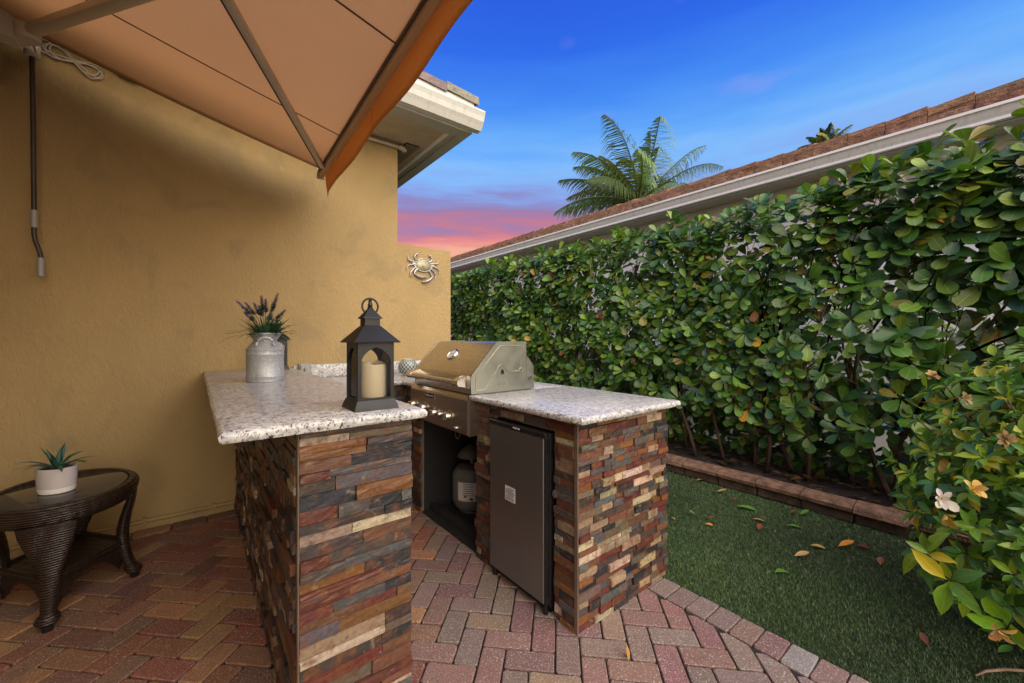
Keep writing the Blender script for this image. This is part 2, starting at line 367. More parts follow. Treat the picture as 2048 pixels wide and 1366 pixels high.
# leaf templates: x along the leaf 0..1, y across, z its upper side
def leaf_template(prof, fold=.18, droop=.18, thick=False):
    vs = []; fs = []; n = len(prof)
    for i, (t, w) in enumerate(prof):
        z = -droop*t*t
        if w < 1e-6: vs.append((t, 0, z)); continue
        vs += [(t, -w, z+fold*w), (t, 0, z), (t, w, z+fold*w)]
    idx = []; k = 0
    for t, w in prof:
        if w < 1e-6: idx.append((k, k, k)); k += 1
        else: idx.append((k, k+1, k+2)); k += 3
    for a, b in zip(idx[:-1], idx[1:]):
        for j in (0, 1):
            q = [a[j], b[j], b[j+1], a[j+1]]; q2 = []
            for x in q:
                if x not in q2: q2.append(x)
            if len(q2) > 2: fs.append(tuple(q2))
    return np.array(vs, float), fs
def rib_of(tv):
    return (np.abs(tv[:, 1]) > 1e-6).astype(np.float32)
L_CLUSIA = [leaf_template([(0, 0), (.10, .035), (.35, .16), (.62, .265), (.82, .275), (.95, .17), (1, 0)], f, d) for f, d in ((.2, .12), (.1, .3), (.3, -.05), (.15, .2))]
L_GARD = [leaf_template([(0, 0), (.08, .03), (.30, .17), (.52, .215), (.75, .15), (.92, .05), (1, 0)], f, d) for f, d in ((.35, .25), (.25, .45), (.45, .1))]
def frame(axis, nrm):
    x = Vector(axis).normalized(); z = Vector(nrm); z = z - x*z.dot(x)
    if z.length < 1e-4: z = Vector((0, 0, 1)) - x*x.z
    if z.length < 1e-4: z = Vector((0, 1, 0))
    z.normalize(); return x, z.cross(x), z
def leaf_mat(p, axis, nrm, ln, wd):
    x, y, z = frame(axis, nrm); return Matrix(((x.x*ln, y.x*wd, z.x*ln, p[0]), (x.y*ln, y.y*wd, z.y*ln, p[1]), (x.z*ln, y.z*wd, z.z*ln, p[2]), (0, 0, 0, 1)))
def joined_leaves(name, leaves, temps, mat, parent, kind='stuff'):
    V = []; F = []; C = []; b = 0
    for i, (M, col, k) in enumerate(leaves):
        tv, tf = temps[k % len(temps)]; A = np.array(M)
        V.append(tv @ A[:3, :3].T + A[:3, 3]); F += [tuple(b+j for j in f) for f in tf]; b += len(tv); C.append(np.tile((*col, 1.), (len(tv), 1)))
    me = bpy.data.meshes.new(name); me.from_pydata(np.concatenate(V).tolist(), [], F)
    me.attributes.new('rib', 'FLOAT', 'POINT').data.foreach_set('value', np.concatenate([rib_of(temps[l[2] % len(temps)][0]) for l in leaves]))
    at = me.color_attributes.new('col', 'FLOAT_COLOR', 'POINT'); at.data.foreach_set('color', np.concatenate(C).astype(np.float32).ravel())
    me.polygons.foreach_set('use_smooth', [True]*len(me.polygons)); me.materials.append(mat)
    o = link(bpy.data.objects.new(name, me), parent); o.color = (0, 0, 0, 1)
    if kind: o['kind'] = kind
    return o
def leaf_meshes(name, temps, mat):
    r = []
    for tv, tf in temps:
        me = bpy.data.meshes.new(name); me.from_pydata(tv.tolist(), [], tf); me.attributes.new('rib', 'FLOAT', 'POINT').data.foreach_set('value', rib_of(tv)); me.polygons.foreach_set('use_smooth', [True]*len(me.polygons)); me.materials.append(mat); r.append(me)
    return r
def place(name, me, M, col, parent):
    o = bpy.data.objects.new(name, me); COL.objects.link(o)
    if parent is not None:
        o.parent = parent
        if parent.type == 'EMPTY': o.matrix_parent_inverse = Matrix.Translation(-Vector(parent.location))
    o.matrix_basis = M; o.color = (*col, 1); return o
def jit(c, a=.18):
    k = random.uniform(1-a, 1+a); return tuple(max(.002, x*k*random.uniform(1-a*.5, 1+a*.5)) for x in c)

# ================================================================== SETTING
g = box('ground', MT['soil'], None, -60, 120, -60, 120, -.4, -.115); tag(g, None, kind='structure')
pt = box('patio', MT['sand'], None, -.94, 2.03, -.9, 3.74, -.11, -.012); tag(pt, None, kind='structure')
lw = box('lawn', MT['turfbase'], None, 2.034, 3.70, -1.6, 9, -.11, -.014); tag(lw, None, kind='structure')
bed = MB()
nx, ny = 6, 60
bv = [(3.80+1.35*i/nx, -1.6+11.6*j/ny, .045+.03*mnoise.noise((i*2.1, j*.9, 3.))+.012*random.random()) for i in range(nx+1) for j in range(ny+1)]
bed.add(bv, [(i*(ny+1)+j, (i+1)*(ny+1)+j, (i+1)*(ny+1)+j+1, i*(ny+1)+j+1) for i in range(nx) for j in range(ny)])
bd = bed.build('planting_bed', MT['soil'], None, 'all', False); tag(bd, None, kind='structure')
ny_ = box('neighbour_patio', MT['concrete'], None, 5.16, 6.42, -6, 16, -.11, -.03); tag(ny_, None, kind='structure')

# ---- pavers: 45 degree herringbone of 0.1 x 0.2 pavers, cut at the borders
PAL = [(.29, .115, .058), (.235, .080, .050), (.32, .155, .072), (.27, .130, .072), (.20, .100, .066), (.37, .195, .082), (.22, .115, .072), (.28, .095, .055), (.18, .075, .05)]
PAL_R = [(.205, .112, .104), (.20, .142, .120), (.245, .170, .122), (.195, .150, .132), (.195, .100, .100), (.175, .130, .116), (.22, .130, .110)]
def clip(poly, lim):
    for ax, val, sg in lim:
        out = []
        for i in range(len(poly)):
            a, b = poly[i], poly[(i+1) % len(poly)]; da = (a[ax]-val)*sg; db = (b[ax]-val)*sg
            if da >= 0: out.append(a)
            if (da >= 0) != (db >= 0):
                t = da/(da-db); out.append((a[0]+(b[0]-a[0])*t, a[1]+(b[1]-a[1])*t))
        poly = out
        if len(poly) < 3: return []
    return poly
def area(p): return abs(sum(p[i][0]*p[(i+1) % len(p)][1]-p[(i+1) % len(p)][0]*p[i][1] for i in range(len(p))))/2
def rough(poly, k=3, a=.0013):
    out = []; n = len(poly)
    for i in range(n):
        p, q = poly[i], poly[(i+1) % n]; L = math.hypot(q[0]-p[0], q[1]-p[1])
        if L < .02: out.append(p); continue
        for j in range(k):
            t = (.06, .38, .72, .94)[j] if k == 4 else j/k; out.append((p[0]+(q[0]-p[0])*t+random.uniform(-a, a), p[1]+(q[1]-p[1])*t+random.uniform(-a, a)))
    return out
def paver_mb(poly, h, ch=.0035, bottom=-.03):
    poly = rough(poly, 4)
    c = (sum(p[0] for p in poly)/len(poly), sum(p[1] for p in poly)/len(poly)); n = len(poly); rings = []
    for z, k in ((bottom, 0), (h-ch, 0), (h, ch)):
        ring = []
        for p in poly:
            d = math.hypot(p[0]-c[0], p[1]-c[1]); s = max(.2, 1-k*1.4/max(d, 1e-4)); ring.append((c[0]+(p[0]-c[0])*s, c[1]+(p[1]-c[1])*s, z))
        rings.append(ring)
    m = MB(); m.add(rings[0]+rings[1]+rings[2], [tuple(range(2*n, 3*n))] + [(a*n+i, a*n+(i+1) % n, (a+1)*n+(i+1) % n, (a+1)*n+i) for a in (0, 1) for i in range(n)]); return m
def inset(poly, d):
    c = (sum(p[0] for p in poly)/len(poly), sum(p[1] for p in poly)/len(poly))
    q = []
    n = len(poly)
    for i in range(n):
        p0, p1, p2 = poly[i-1], poly[i], poly[(i+1) % n]
        e1 = Vector((p1[0]-p0[0], p1[1]-p0[1])); e2 = Vector((p2[0]-p1[0], p2[1]-p1[1]))
        if e1.length < 1e-6 or e2.length < 1e-6: continue
        e1.normalize(); e2.normalize()
        n1 = Vector((-e1.y, e1.x)); n2 = Vector((-e2.y, e2.x)); k = n1+n2
        L = max(.35, 1+n1.dot(n2)); q.append((p1[0]+k.x*d/L, p1[1]+k.y*d/L))
    return q
pieces = []
S = .1035; ca, sa = math.cos(R(45)), math.sin(R(45)); LIM = [(0, -.93, 1), (0, 1.868, -1), (1, -.5, 1), (1, 3.60, -1)]
def wpt(u, v): return (ca*u - sa*v + .012, sa*u + ca*v + .03)
for i in range(-60, 90):
    for j in range(-60, 90):
        m = (i - j) % 4
        if m == 0: q = [(i, j), (i+2, j), (i+2, j+1), (i, j+1)]
        elif m == 3: q = [(i, j), (i+1, j), (i+1, j+2), (i, j+2)]
        else: continue
        poly = [wpt(a*S, b*S) for a, b in q]
        cx = sum(p[0] for p in poly)/4; cy = sum(p[1] for p in poly)/4
        if not (-1.1 < cx < 2.1 and -.7 < cy < 3.8): continue
        if .28 < cx < .56 and 1.5 < cy: continue
        if 1.45 < cx and 1.35 < cy: continue
        if .7 < cx < 1.3 and cy > 3.2: continue
        poly = clip(poly, LIM)
        if len(poly) < 3 or area(poly) < .0012: continue
        poly = inset(poly, .0034)
        d, u, w = seen((cx, cy, 0))
        vis = d > .3 and abs(u) < 1.4 and w > -.95
        if not vis and (d < 0 or cy < -.3): continue
        pieces.append((area(poly)/max(d, .3)**3*(1 if vis else .01), poly, cx, cy))
def border(x0, x1, y0, y1): return [(x0, y0), (x1, y0), (x1, y1), (x0, y1)]
y = -.5
while y < 1.22:
    pieces.append((9, inset(border(1.872, 2.03, y, y+.1005), .0025), 1.95, y)); y += .1005
x = -.93
while x < .24:
    pieces.append((.006, inset(border(x, x+.2, 3.604, 3.735), .003), x, 3.7)); x += .2
pieces.sort(key=lambda a: -a[0])
rest = MB(); rc = []
for k, (sc, poly, cx, cy) in enumerate(pieces):
    pal = PAL_R if cx + .55*(1.6-cy) > .75 else PAL
    c = jit(random.choice(pal), .14)
    if 1.88 < cx < 2 and abs(cy-.48) < .06: c = (.24, .23, .22)
    m = paver_mb(poly, random.uniform(-.0025, .0015))
    if k < 300:
        o = m.build('paver', MT['paver'], pt, False); o.color = (*c, 1)
    else:
        n0 = len(m.v); rest.add(m.v, m.f); rc += [(*c, 1)]*n0
if rest.v:
    me = rest.mesh('paver_field', MT['paver']); at = me.color_attributes.new('col', 'FLOAT_COLOR', 'POINT')
    at.data.foreach_set('color', np.array(rc, np.float32).ravel()); o = link(bpy.data.objects.new('paver_field', me), pt); o.color = (0, 0, 0, 1); o['kind'] = 'stuff'

# ---- turf blades
def turf():
    n = 330000
    X = rng.uniform(2.036, 3.69, n*2); Y = rng.uniform(-.9, 7, n*2)
    dens = np.clip(1.5/np.maximum(.55, np.hypot(X, Y)-.9), .1, 1.); keep = rng.random(n*2) < dens; X, Y = X[keep], Y[keep]
    k = len(X); a = rng.uniform(0, 2*np.pi, k); h = rng.uniform(.008, .016, k); w = rng.uniform(.0008, .0016, k)*(1+.22*np.hypot(X, Y)); ln = rng.uniform(.2, 1.0, k)*h; b = rng.uniform(0, 2*np.pi, k)
    V = np.empty((k, 3, 3)); V[:, 0] = np.c_[X+np.cos(a)*w, Y+np.sin(a)*w, np.full(k, -.014)]; V[:, 1] = np.c_[X-np.cos(a)*w, Y-np.sin(a)*w, np.full(k, -.014)]
    V[:, 2] = np.c_[X+np.cos(b)*ln, Y+np.sin(b)*ln, -.014+h]
    me = bpy.data.meshes.new('grass'); me.vertices.add(k*3); me.vertices.foreach_set('co', V.ravel()); me.loops.add(k*3); me.loops.foreach_set('vertex_index', np.arange(k*3))
    me.polygons.add(k); me.polygons.foreach_set('loop_start', np.arange(0, k*3, 3)); me.update(calc_edges=True)
    t = rng.random((k, 1)); br = rng.uniform(.6, 1.35, (k, 1)); pale = (rng.random((k, 1)) < .06); br *= (.85+.45*np.sin(X*3.1+1.3*np.sin(Y*2.3))*np.sin(Y*2.7+X*1.9)*.6+.1)[:, None]
    c = np.where(pale, np.array([[.16, .17, .09]]), (1-t)*np.array([[.050, .105, .030]])+t*np.array([[.10, .155, .062]]))*br
    C = np.repeat(np.c_[c, np.ones(k)], 3, axis=0).astype(np.float32)
    at = me.color_attributes.new('col', 'FLOAT_COLOR', 'POINT'); at.data.foreach_set('color', C.ravel()); me.materials.append(MT['blade'])
    o = link(bpy.data.objects.new('grass', me)); o.color = (0, 0, 0, 1); tag(o, 'short dark green artificial turf between patio and hedge', 'grass', kind='stuff')
turf()

# ---- edging blocks
ke = root('garden_edging', (3.75, 2, -.014), 'row of dark-based concrete edging blocks along the hedge bed', 'edging')
y = -1.5
while y < 6.4:
    L = .318; t = random.uniform(-.006, .006)
    MB().box(3.70+t, 3.835+t, y+.003, y+L-.003, -.014, .070+random.uniform(-.004, .004), .010).build('block', MT['edgebase'], ke)  # base block in a darker brown than its cap
    pr = [(3.672+t, .072), (3.672+t, .100), (3.690+t, .120), (3.80+t, .128), (3.845+t, .118), (3.845+t, .072)]
    MB().prism([(a+random.uniform(-.005, .005), b+random.uniform(-.004, .004)*(b > .1)) for a, b in pr], 1, y+.004, y+L-.004).build('cap', MT['edging'], ke); y += L

# ================================================================== HOUSE (tan stucco)
ho = root('house', (.3, 3.84, 0), 'tan stucco house wall with white gutter eave behind the bar', 'house')
box('wall', MT['stucco'], ho, -1.4, 1.543, 3.74, 8.5, -.1, 3.24)
box('low_wall', MT['stucco'], ho, 1.5432, 2.13, 3.74, 3.93, -.1, 2.235)
box('side_wall', MT['stucco'], ho, -1.4, -.935, -1.7, 3.7398, -.1, 3.24)
MB().prism([(3.10, 3.205), (3.10, 3.235), (8.5, 3.235), (8.5, 3.205)], 0, 1.5435, 1.80).build('soffit', MT['soffit'], ho)
box('soffit', MT['soffit'], ho, -1.4, 1.543, 3.10, 3.739, 3.205, 3.235)
box('soffit_frame', MT['trim'], ho, 1.80, 1.835, 3.235, 8.5, 3.19, 3.235)
box('soffit_channel', MT['soffit_metal'], ho, 1.836, 1.90, 3.235, 8.5, 3.206, 3.238)
box('fascia', MT['soffit_metal'], ho, 1.901, 1.99, 3.095, 8.5, 3.185, 3.335)
box('front_fascia', MT['soffit_metal'], ho, -1.4, 1.9, 3.095, 3.234, 3.183, 3.335)
gp = [(3.094, 3.197), (3.03, 3.197), (3.005, 3.235), (2.985, 3.262), (2.972, 3.30), (2.955, 3.335), (2.955, 3.345), (2.972, 3.345), (2.985, 3.30), (3.0, 3.26), (3.02, 3.215), (3.08, 3.212), (3.094, 3.212)]
MB().prism(gp, 0, -1.4, 2.035).build('gutter', MT['gutter'], ho)
gc = [(3.0935, 3.1975), (3.03, 3.1975), (3.005, 3.235), (2.985, 3.262), (2.972, 3.30), (2.957, 3.343), (3.0935, 3.343)]
MB().prism(gc, 0, 2.035, 2.042).build('gutter_end_cap', MT['gutter'], ho)
box('fascia_board', MT['gutter'], ho, -1.4, 1.985, 3.06, 3.0945, 3.346, 3.452)
# roof deck and tiles of the eave corner
sl = math.tan(R(20))
MB().prism([(3.10, 3.34), (8.5, 3.34), (8.5, 3.40+sl*5.4), (3.10, 3.40)], 0, -1.4, 1.96).build('roof_deck', MT['nwall_dim'], ho)
for r_ in range(4):
    for c_ in range(7):
        x1 = 2.03 - c_*.33 - (.0 if r_ % 2 == 0 else .165); x0 = x1 - .328
        y0 = 3.04 + r_*.31; z0 = 3.455 + (y0-3.04)*sl + random.uniform(0, .008); tl = random.uniform(-.03, -.012)
        y1 = y0+.40; z1 = z0+.40*sl
        m = MB(); th = .078
        m.add([(x0, y0, z0), (x1, y0, z0+tl), (x1, y1, z1+tl), (x0, y1, z1), (x0, y0+.012, z0+th), (x1, y0+.012, z0+tl+th), (x1, y1, z1+tl+th*.6), (x0, y1, z1+th*.6)],
              [(0, 1, 2, 3), (4, 7, 6, 5), (0, 4, 5, 1), (1, 5, 6, 2), (2, 6, 7, 3), (3, 7, 4, 0)])
        o = m.build('roof_tile', MT['htile'], ho); o.color = (*jit((.9, .88, .8), .2), 1)
v = box('soffit_vent', MT['slot'], ho, 1.60, 1.735, 3.66, 4.15, 3.198, 3.2045)
for k in range(5): box('slat', MT['soffit'], v, 1.612+k*.025, 1.622+k*.025, 3.67, 4.14, 3.193, 3.1975)
tube('conduit_pipe', MT['alu'], ho, [(-.9, 3.715, 3.16), (.4, 3.715, 3.16), (1.565, 3.715, 3.16)], .016, 10)
tube('pipe_elbow', MT['alu'], ho, [(1.55, 3.715, 3.16), (1.59, 3.715, 3.16), (1.60, 3.715, 3.15), (1.60, 3.715, 3.13)], .024, 10)
tube('base_conduit', MT['stucco'], ho, [(-.93, 3.722, .062), (-.3, 3.722, .058), (.235, 3.722, .06)], .013, 10)
for xx in (-.62, -.28, .1): box('pipe_clip', MT['stucco'], ho, xx, xx+.018, 3.705, 3.7395, .04, .082)

# ================================================================== NEIGHBOUR HOUSE
nh = root('neighbour_house', (6.9, 4, -.03), 'pale neighbour house with brown tile roof and long gutter behind hedge', 'house')
box('wall', MT['nwall'], nh, 6.42, 14, -7, 15, -.1, 3.385)
box('soffit', MT['nwall_dim'], nh, 6.03, 6.4198, -7, 15.2, 3.375, 3.392)
box('fascia', MT['soffit_metal'], nh, 5.995, 6.0295, -7, 15.2, 3.36, 3.56)
gp2 = [(5.994, 3.372), (5.93, 3.372), (5.922, 3.385), (5.932, 3.40), (5.915, 3.43), (5.90, 3.47), (5.885, 3.495), (5.885, 3.512), (5.90, 3.512), (5.912, 3.49), (5.93, 3.44), (5.945, 3.40), (5.994, 3.388)]
gm = MB(); gm.v = []; n = len(gp2)
gm.add([(p[0], yy, p[1]) for yy in (-7, 15.2) for p in gp2], [tuple(range(n)), tuple(range(2*n-1, n-1, -1))]+[(i, (i+1) % n, n+(i+1) % n, n+i) for i in range(n)])
gu = gm.build('gutter', MT['gutter'], nh)
box('gutter_lip', MT['trim'], gu, 5.878, 5.8845, -7, 15.2, 3.488, 3.516); box('gutter_bead', MT['trim'], gu, 5.915, 5.9215, -7, 15.2, 3.366, 3.386)
sl2 = math.tan(R(17))
MB().prism([(5.97, 3.50), (14, 3.50), (14, 3.56+sl2*8), (5.97, 3.56)], 1, -7, 15.2).build('roof_deck', MT['nwall_dim'], nh)
for k in range(68):                                     # eave course, one tile after the other, each a little askew
    y0 = -6.9 + k*.325; y1 = y0+.325
    for lay in range(3):
        x0 = 5.93 + lay*.02 + random.uniform(-.012, .012); z0 = 3.535 + lay*.058; th = (.062, .055, .046)[lay]; tl = random.uniform(.012, .03) if lay == 2 else random.uniform(-.004, .008)
        nseg = 5; top = []; bot = []
        m = MB()
        for i in range(nseg+1):
            yy = y0+.002+(y1-y0-.004)*i/nseg; f = i/nseg; jx = random.uniform(-.014, .014) if lay < 2 else random.uniform(-.003, .003); jz = random.uniform(-.010, .006) if lay < 2 else 0
            m.v += [(x0+jx, yy, z0+jz+tl*f*-1), (x0+jx*.4+.006, yy, z0+th+tl*(1-f)), (x0+.42, yy, z0+th+.42*sl2+tl*(1-f)), (x0+.42, yy, z0+.42*sl2-.02)]
        for i in range(nseg):
            a = i*4; b = a+4; m.f += [(a, a+1, b+1, b), (a+1, a+2, b+2, b+1), (a+2, a+3, b+3, b+2), (a+3, a, b, b+3)]
        m.f += [(0, 3, 2, 1), (nseg*4, nseg*4+1, nseg*4+2, nseg*4+3)]
        o = m.build(('eave_mortar', 'under_tile', 'roof_tile')[lay], MT['ntile'], nh); o.color = (*jit((.95, .92, .9) if lay < 2 else (1.15, 1.1, 1.05), .16), 1)
for row in range(1, 4):
    for k in range(60):
        y0 = -5+k*.325+(.16 if row % 2 else 0); x0 = 5.98+row*.33; z0 = 3.66+(x0-5.98)*sl2
        m = MB(); m.box(x0, x0+.38, y0, y0+.323, z0, z0+.035); m.v = [(p[0], p[1], p[2]+(p[0]-x0)*sl2) for p in m.v]
        o = m.build('roof_tile', MT['ntile'], nh) if row == 1 else None
        if o: o.color = (*jit((1, .95, .9), .16), 1)

# ================================================================== STONE CLADDING
def stone_meshes():
    out = []
    for k in range(14):
        rnd = random.Random(100+k); m = MB(); nu, nv = 5, 3; V = []
        for j in range(nv+1):
            for i in range(nu+1):
                u = -.5+i/nu; w = -.5+j/nv; ed = i in (0, nu) or j in (0, nv)
                d = -1+rnd.uniform(-.02, .10)*(1 if not ed else 1.2)*(.7 if k % 3 else 1.2)
                V.append((u+(rnd.uniform(-.03, .03) if 0 < i < nu else rnd.uniform(-.004, .004)), d, w+(rnd.uniform(-.06, .06) if 0 < j < nv else rnd.uniform(-.008, .006))))
        for p in list(V): V.append((p[0], 0, p[2]))
        N_ = (nu+1)*(nv+1); F = []
        for j in range(nv):
            for i in range(nu): a = j*(nu+1)+i; F.append((a, a+1, a+nu+2, a+nu+1))
        for i in range(nu): F += [(i, i+N_, i+1+N_, i+1), (nv*(nu+1)+i, nv*(nu+1)+i+1, nv*(nu+1)+i+1+N_, nv*(nu+1)+i+N_)]
        for j in range(nv): a = j*(nu+1); b = a+nu; F += [(a, a+nu+1, a+nu+1+N_, a+N_), (b, b+N_, b+nu+1+N_, b+nu+1)]
        m.add(V, F); out.append(m.mesh('stone', MT['stone'], False))
    return out
STM = stone_meshes()
SPAL = [((.135, .062, .036), 4), ((.020, .023, .030), 4), ((.085, .086, .088), 5), ((.32, .245, .16), 3), ((.21, .088, .030), 2), ((.110, .030, .024), 4), ((.12, .10, .075), 2), ((.48, .39, .28), 2), ((.055, .042, .038), 4)]
SP = [c for c, w in SPAL for _ in range(w)]
def clad(o, ax, L, z0, z1, skip=(), dmin=.012, dmax=.034, rows=(.024, .046), lens=(.06, .21), loose=.15):
    """o = (x, y) start of a face; ax 'x' runs along +X and faces -Y, 'y' runs along +Y and faces -X"""
    out = []; z = z0
    while z < z1-.008:
        h = min(random.uniform(*rows), z1-z)
        if z1-z-h < .012: h = z1-z
        u = 0.
        while u < L-.006:
            l = min(random.uniform(*lens), L-u)
            if L-u-l < .03: l = L-u
            uc, zc = u+l/2, z+h/2
            cut = [s for s in skip if u < s[1]-.002 and u+l > s[0]+.002 and z < s[3]-.004 and z+h > s[2]+.004]
            if not cut:
                spans = [(u, u+l)]
            else:
                s = cut[0]; spans = [q for q in ((u, min(u+l, s[0])), (max(u, s[1]), u+l)) if q[1]-q[0] > .012]
            for a, b in spans:
                d = random.uniform(dmin, dmax)*(1.5 if random.random() < loose else 1)
                c = (a+b)/2
                p = Vector((o[0]+c, o[1], zc)) if ax == 'x' else Vector((o[0], o[1]+c, zc))
                rz = 0 if ax == 'x' else R(-90)
                M = Matrix.Translation(p) @ Matrix.Rotation(rz+random.uniform(-.012, .012), 4, 'Z') @ Matrix.Diagonal((b-a-.0015, d, h-.0012, 1))
                dd, uu, ww = seen(p); nrm = Vector((0, -1, 0)) if ax == 'x' else Vector((-1, 0, 0)); face = max(.02, nrm.dot((Vector((0, 0, EYE))-p).normalized()))
                vis = dd > .3 and abs(uu) < 1.32 and ww > -.9
                out.append((((b-a)*h*face/dd**2) if vis else 0., M, jit(random.choice(SP), .22)))
            u += l
        z += h
    return out
def lay_stones(st, parent, n=300):
    st.sort(key=lambda s: -s[0]); big = st[:n]; rest = st[n:]
    for sc, M, c in big: place('stone', random.choice(STM), M, c, parent)
    if rest:
        V = []; F = []; C = []; b = 0
        for sc, M, c in rest:
            me = random.choice(STM); co = np.empty(len(me.vertices)*3); me.vertices.foreach_get('co', co); co = co.reshape(-1, 3); A = np.array(M)
            V.append(co @ A[:3, :3].T + A[:3, 3]); F += [tuple(b+i for i in p.vertices) for p in me.polygons]; b += len(co); C.append(np.tile((*c, 1.), (len(co), 1)))
        me = bpy.data.meshes.new('stone_field'); me.from_pydata(np.concatenate(V).tolist(), [], F); at = me.color_attributes.new('col', 'FLOAT_COLOR', 'POINT')
        at.data.foreach_set('color', np.concatenate(C).astype(np.float32).ravel()); me.materials.append(MT['stone'])
        o = link(bpy.data.objects.new('stone_field', me), parent); o.color = (0, 0, 0, 1); o['kind'] = 'stuff'

def slab(name, x0, x1, y0, y1, z0, z1, parent, r=.006):
    m = MB(); nx = max(2, int((x1-x0)/.03)); ny = max(2, int((y1-y0)/.03))
    ring = [(x0+(x1-x0)*i/nx, y0) for i in range(nx)] + [(x1, y0+(y1-y0)*j/ny) for j in range(ny)] + [(x1-(x1-x0)*i/nx, y1) for i in range(nx)] + [(x0, y1-(y1-y0)*j/ny) for j in range(ny)]
    cx, cy = (x0+x1)/2, (y0+y1)/2; n = len(ring); R_ = []
    for z, k in ((z0, .004), (z0+.007, -.001), (z1-.012, -.002), (z1-.004, .003), (z1, .010)):
        for p in ring:
            j = random.uniform(-.0022, .0022); kx = (k+j)*(1 if p[0] < x0+1e-6 else -1 if p[0] > x1-1e-6 else 0); ky = (k+j)*(1 if p[1] < y0+1e-6 else -1 if p[1] > y1-1e-6 else 0)
            R_.append((p[0]+kx, p[1]+ky, z))
    F = [(a*n+i, a*n+(i+1) % n, (a+1)*n+(i+1) % n, (a+1)*n+i) for a in range(4) for i in range(n)] + [tuple(range(n-1, -1, -1)), tuple(range(4*n, 5*n))]
    m.add(R_, F); return m.build(name, MT['granite'], parent, True)

# ---- raised bar
bar = root('stone_bar', (.43, 2.5, 0), 'raised bar of stacked multicolour slate with speckled granite top', 'bar')
box('core', MT['core'], bar, .262, .600, 1.378, 3.739, -.005, 1.039)
slab('granite_top', .050, .636, 1.285, 3.738, 1.040, 1.072, bar)
st = clad((.250, 1.378), 'x', .364, 0, 1.037, dmin=.014, dmax=.022, rows=(.022, .048), lens=(.08, .27), loose=.12)
st += clad((.262, 1.40), 'y', 2.335, 0, 1.037, dmin=.012, dmax=.026, rows=(.022, .045), lens=(.05, .2), loose=.15)
lay_stones(st, bar)
box('corner_trim', MT['trimstrip'], bar, .243, .2495, 1.355, 1.3775, 0, 1.036, r=.002)

# ---- grill island with fridge niche, grill bay and back counter
isl = root('grill_island', (1.7, 2.5, 0), 'slate clad kitchen island with granite counter holding grill and fridge', 'kitchen island')
box('core', MT['core'], isl, 1.345, 2.045, 1.226, 1.358, -.005, .944)
box('core', MT['core'], isl, 1.345, 2.045, 1.852, 2.030, -.005, .944)
box('core', MT['core'], isl, 1.345, 2.045, 2.790, 3.739, -.005, .944)
box('core', MT['core'], isl, 1.345, 1.70, 1.3585, 1.8515, .872, .944)
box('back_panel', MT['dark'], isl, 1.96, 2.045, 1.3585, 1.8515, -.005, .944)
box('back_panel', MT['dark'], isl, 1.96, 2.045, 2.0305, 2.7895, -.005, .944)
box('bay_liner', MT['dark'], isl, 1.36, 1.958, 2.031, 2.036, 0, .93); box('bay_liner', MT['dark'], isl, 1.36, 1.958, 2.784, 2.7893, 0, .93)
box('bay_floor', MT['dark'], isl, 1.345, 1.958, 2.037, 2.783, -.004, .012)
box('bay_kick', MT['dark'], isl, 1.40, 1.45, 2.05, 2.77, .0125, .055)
box('core', MT['core'], isl, .66, 1.344, 3.066, 3.739, -.005, .944)
slab('granite_top', 1.285, 2.085, 1.145, 2.008, .945, .976, isl)
slab('granite_strip', 1.800, 2.085, 2.009, 2.800, .945, .976, isl)
slab('granite_top', 1.285, 2.085, 2.801, 3.738, .945, .976, isl)
slab('granite_counter', .640, 1.2845, 3.022, 3.738, .945, .976, isl)
slab('backsplash', .642, 2.06, 3.702, 3.7385, .9765, 1.092, isl)
st = clad((1.332, 1.226), 'x', .725, 0, .943, dmin=.010, dmax=.026, rows=(.024, .042), lens=(.05, .17), loose=.2)
s2 = clad((1.345, 1.226), 'y', .80, 0, .943, skip=[(.132, .626, -.01, .872)], dmin=.008, dmax=.022, rows=(.026, .05), lens=(.06, .2), loose=.2)
s3 = clad((1.345, 2.79), 'y', .27, 0, .943, dmin=.008, dmax=.022)
s4 = clad((.66, 3.066), 'x', .66, 0, .943, dmin=.008, dmax=.02)
lay_stones(st+s2+s3+s4, isl)
box('corner_trim', MT['trimstrip'], isl, 1.324, 1.3315, 1.2035, 1.2255, 0, .942, r=.002)

# ---- grill
gr = root('built_in_grill', (1.55, 2.4, .73), 'stainless built-in gas grill with closed hood in island counter', 'grill')
GY0, GY1 = 2.018, 2.792
hood = [(1.292, .980), (1.288, 1.060), (1.292, 1.088), (1.302, 1.104), (1.470, 1.283), (1.480, 1.290), (1.492, 1.293), (1.712, 1.293), (1.718, 1.287), (1.720, .980)]
h1 = MB().prism(hood, 1, GY0+.012, GY1-.012).build('hood', MT['steel'], gr, True)
for yy in (GY0, GY1-.0115):
    MB().prism([(x-.002 if x < 1.5 else x+.002, z+(.002 if z > 1.2 else 0)) for x, z in hood], 1, yy, yy+.0115).build('hood_end', MT['steel2'], gr, True)
MB().prism([(1.7225, .980), (1.7225, 1.205), (1.735, 1.19), (1.782, 1.135), (1.786, 1.12), (1.786, .980)], 1, GY0, GY1).build('rear_shroud', MT['steel2'], gr)
emb = [(1.323, 1.006), (1.323, 1.080), (1.328, 1.088), (1.497, 1.264), (1.505, 1.268), (1.683, 1.267), (1.690, 1.260), (1.676, 1.122), (1.655, 1.103), (1.569, 1.101), (1.553, 1.108), (1.546, 1.128), (1.534, 1.142), (1.511, 1.147), (1.492, 1.139), (1.478, 1.115), (1.391, 1.006), (1.382, 1.000), (1.329, 1.000), (1.323, 1.006)]
MB().tube([(x, GY0-.0005, z) for x, z in emb], .0032, 6, False).build('embossed_line', MT['lead'], gr, True)
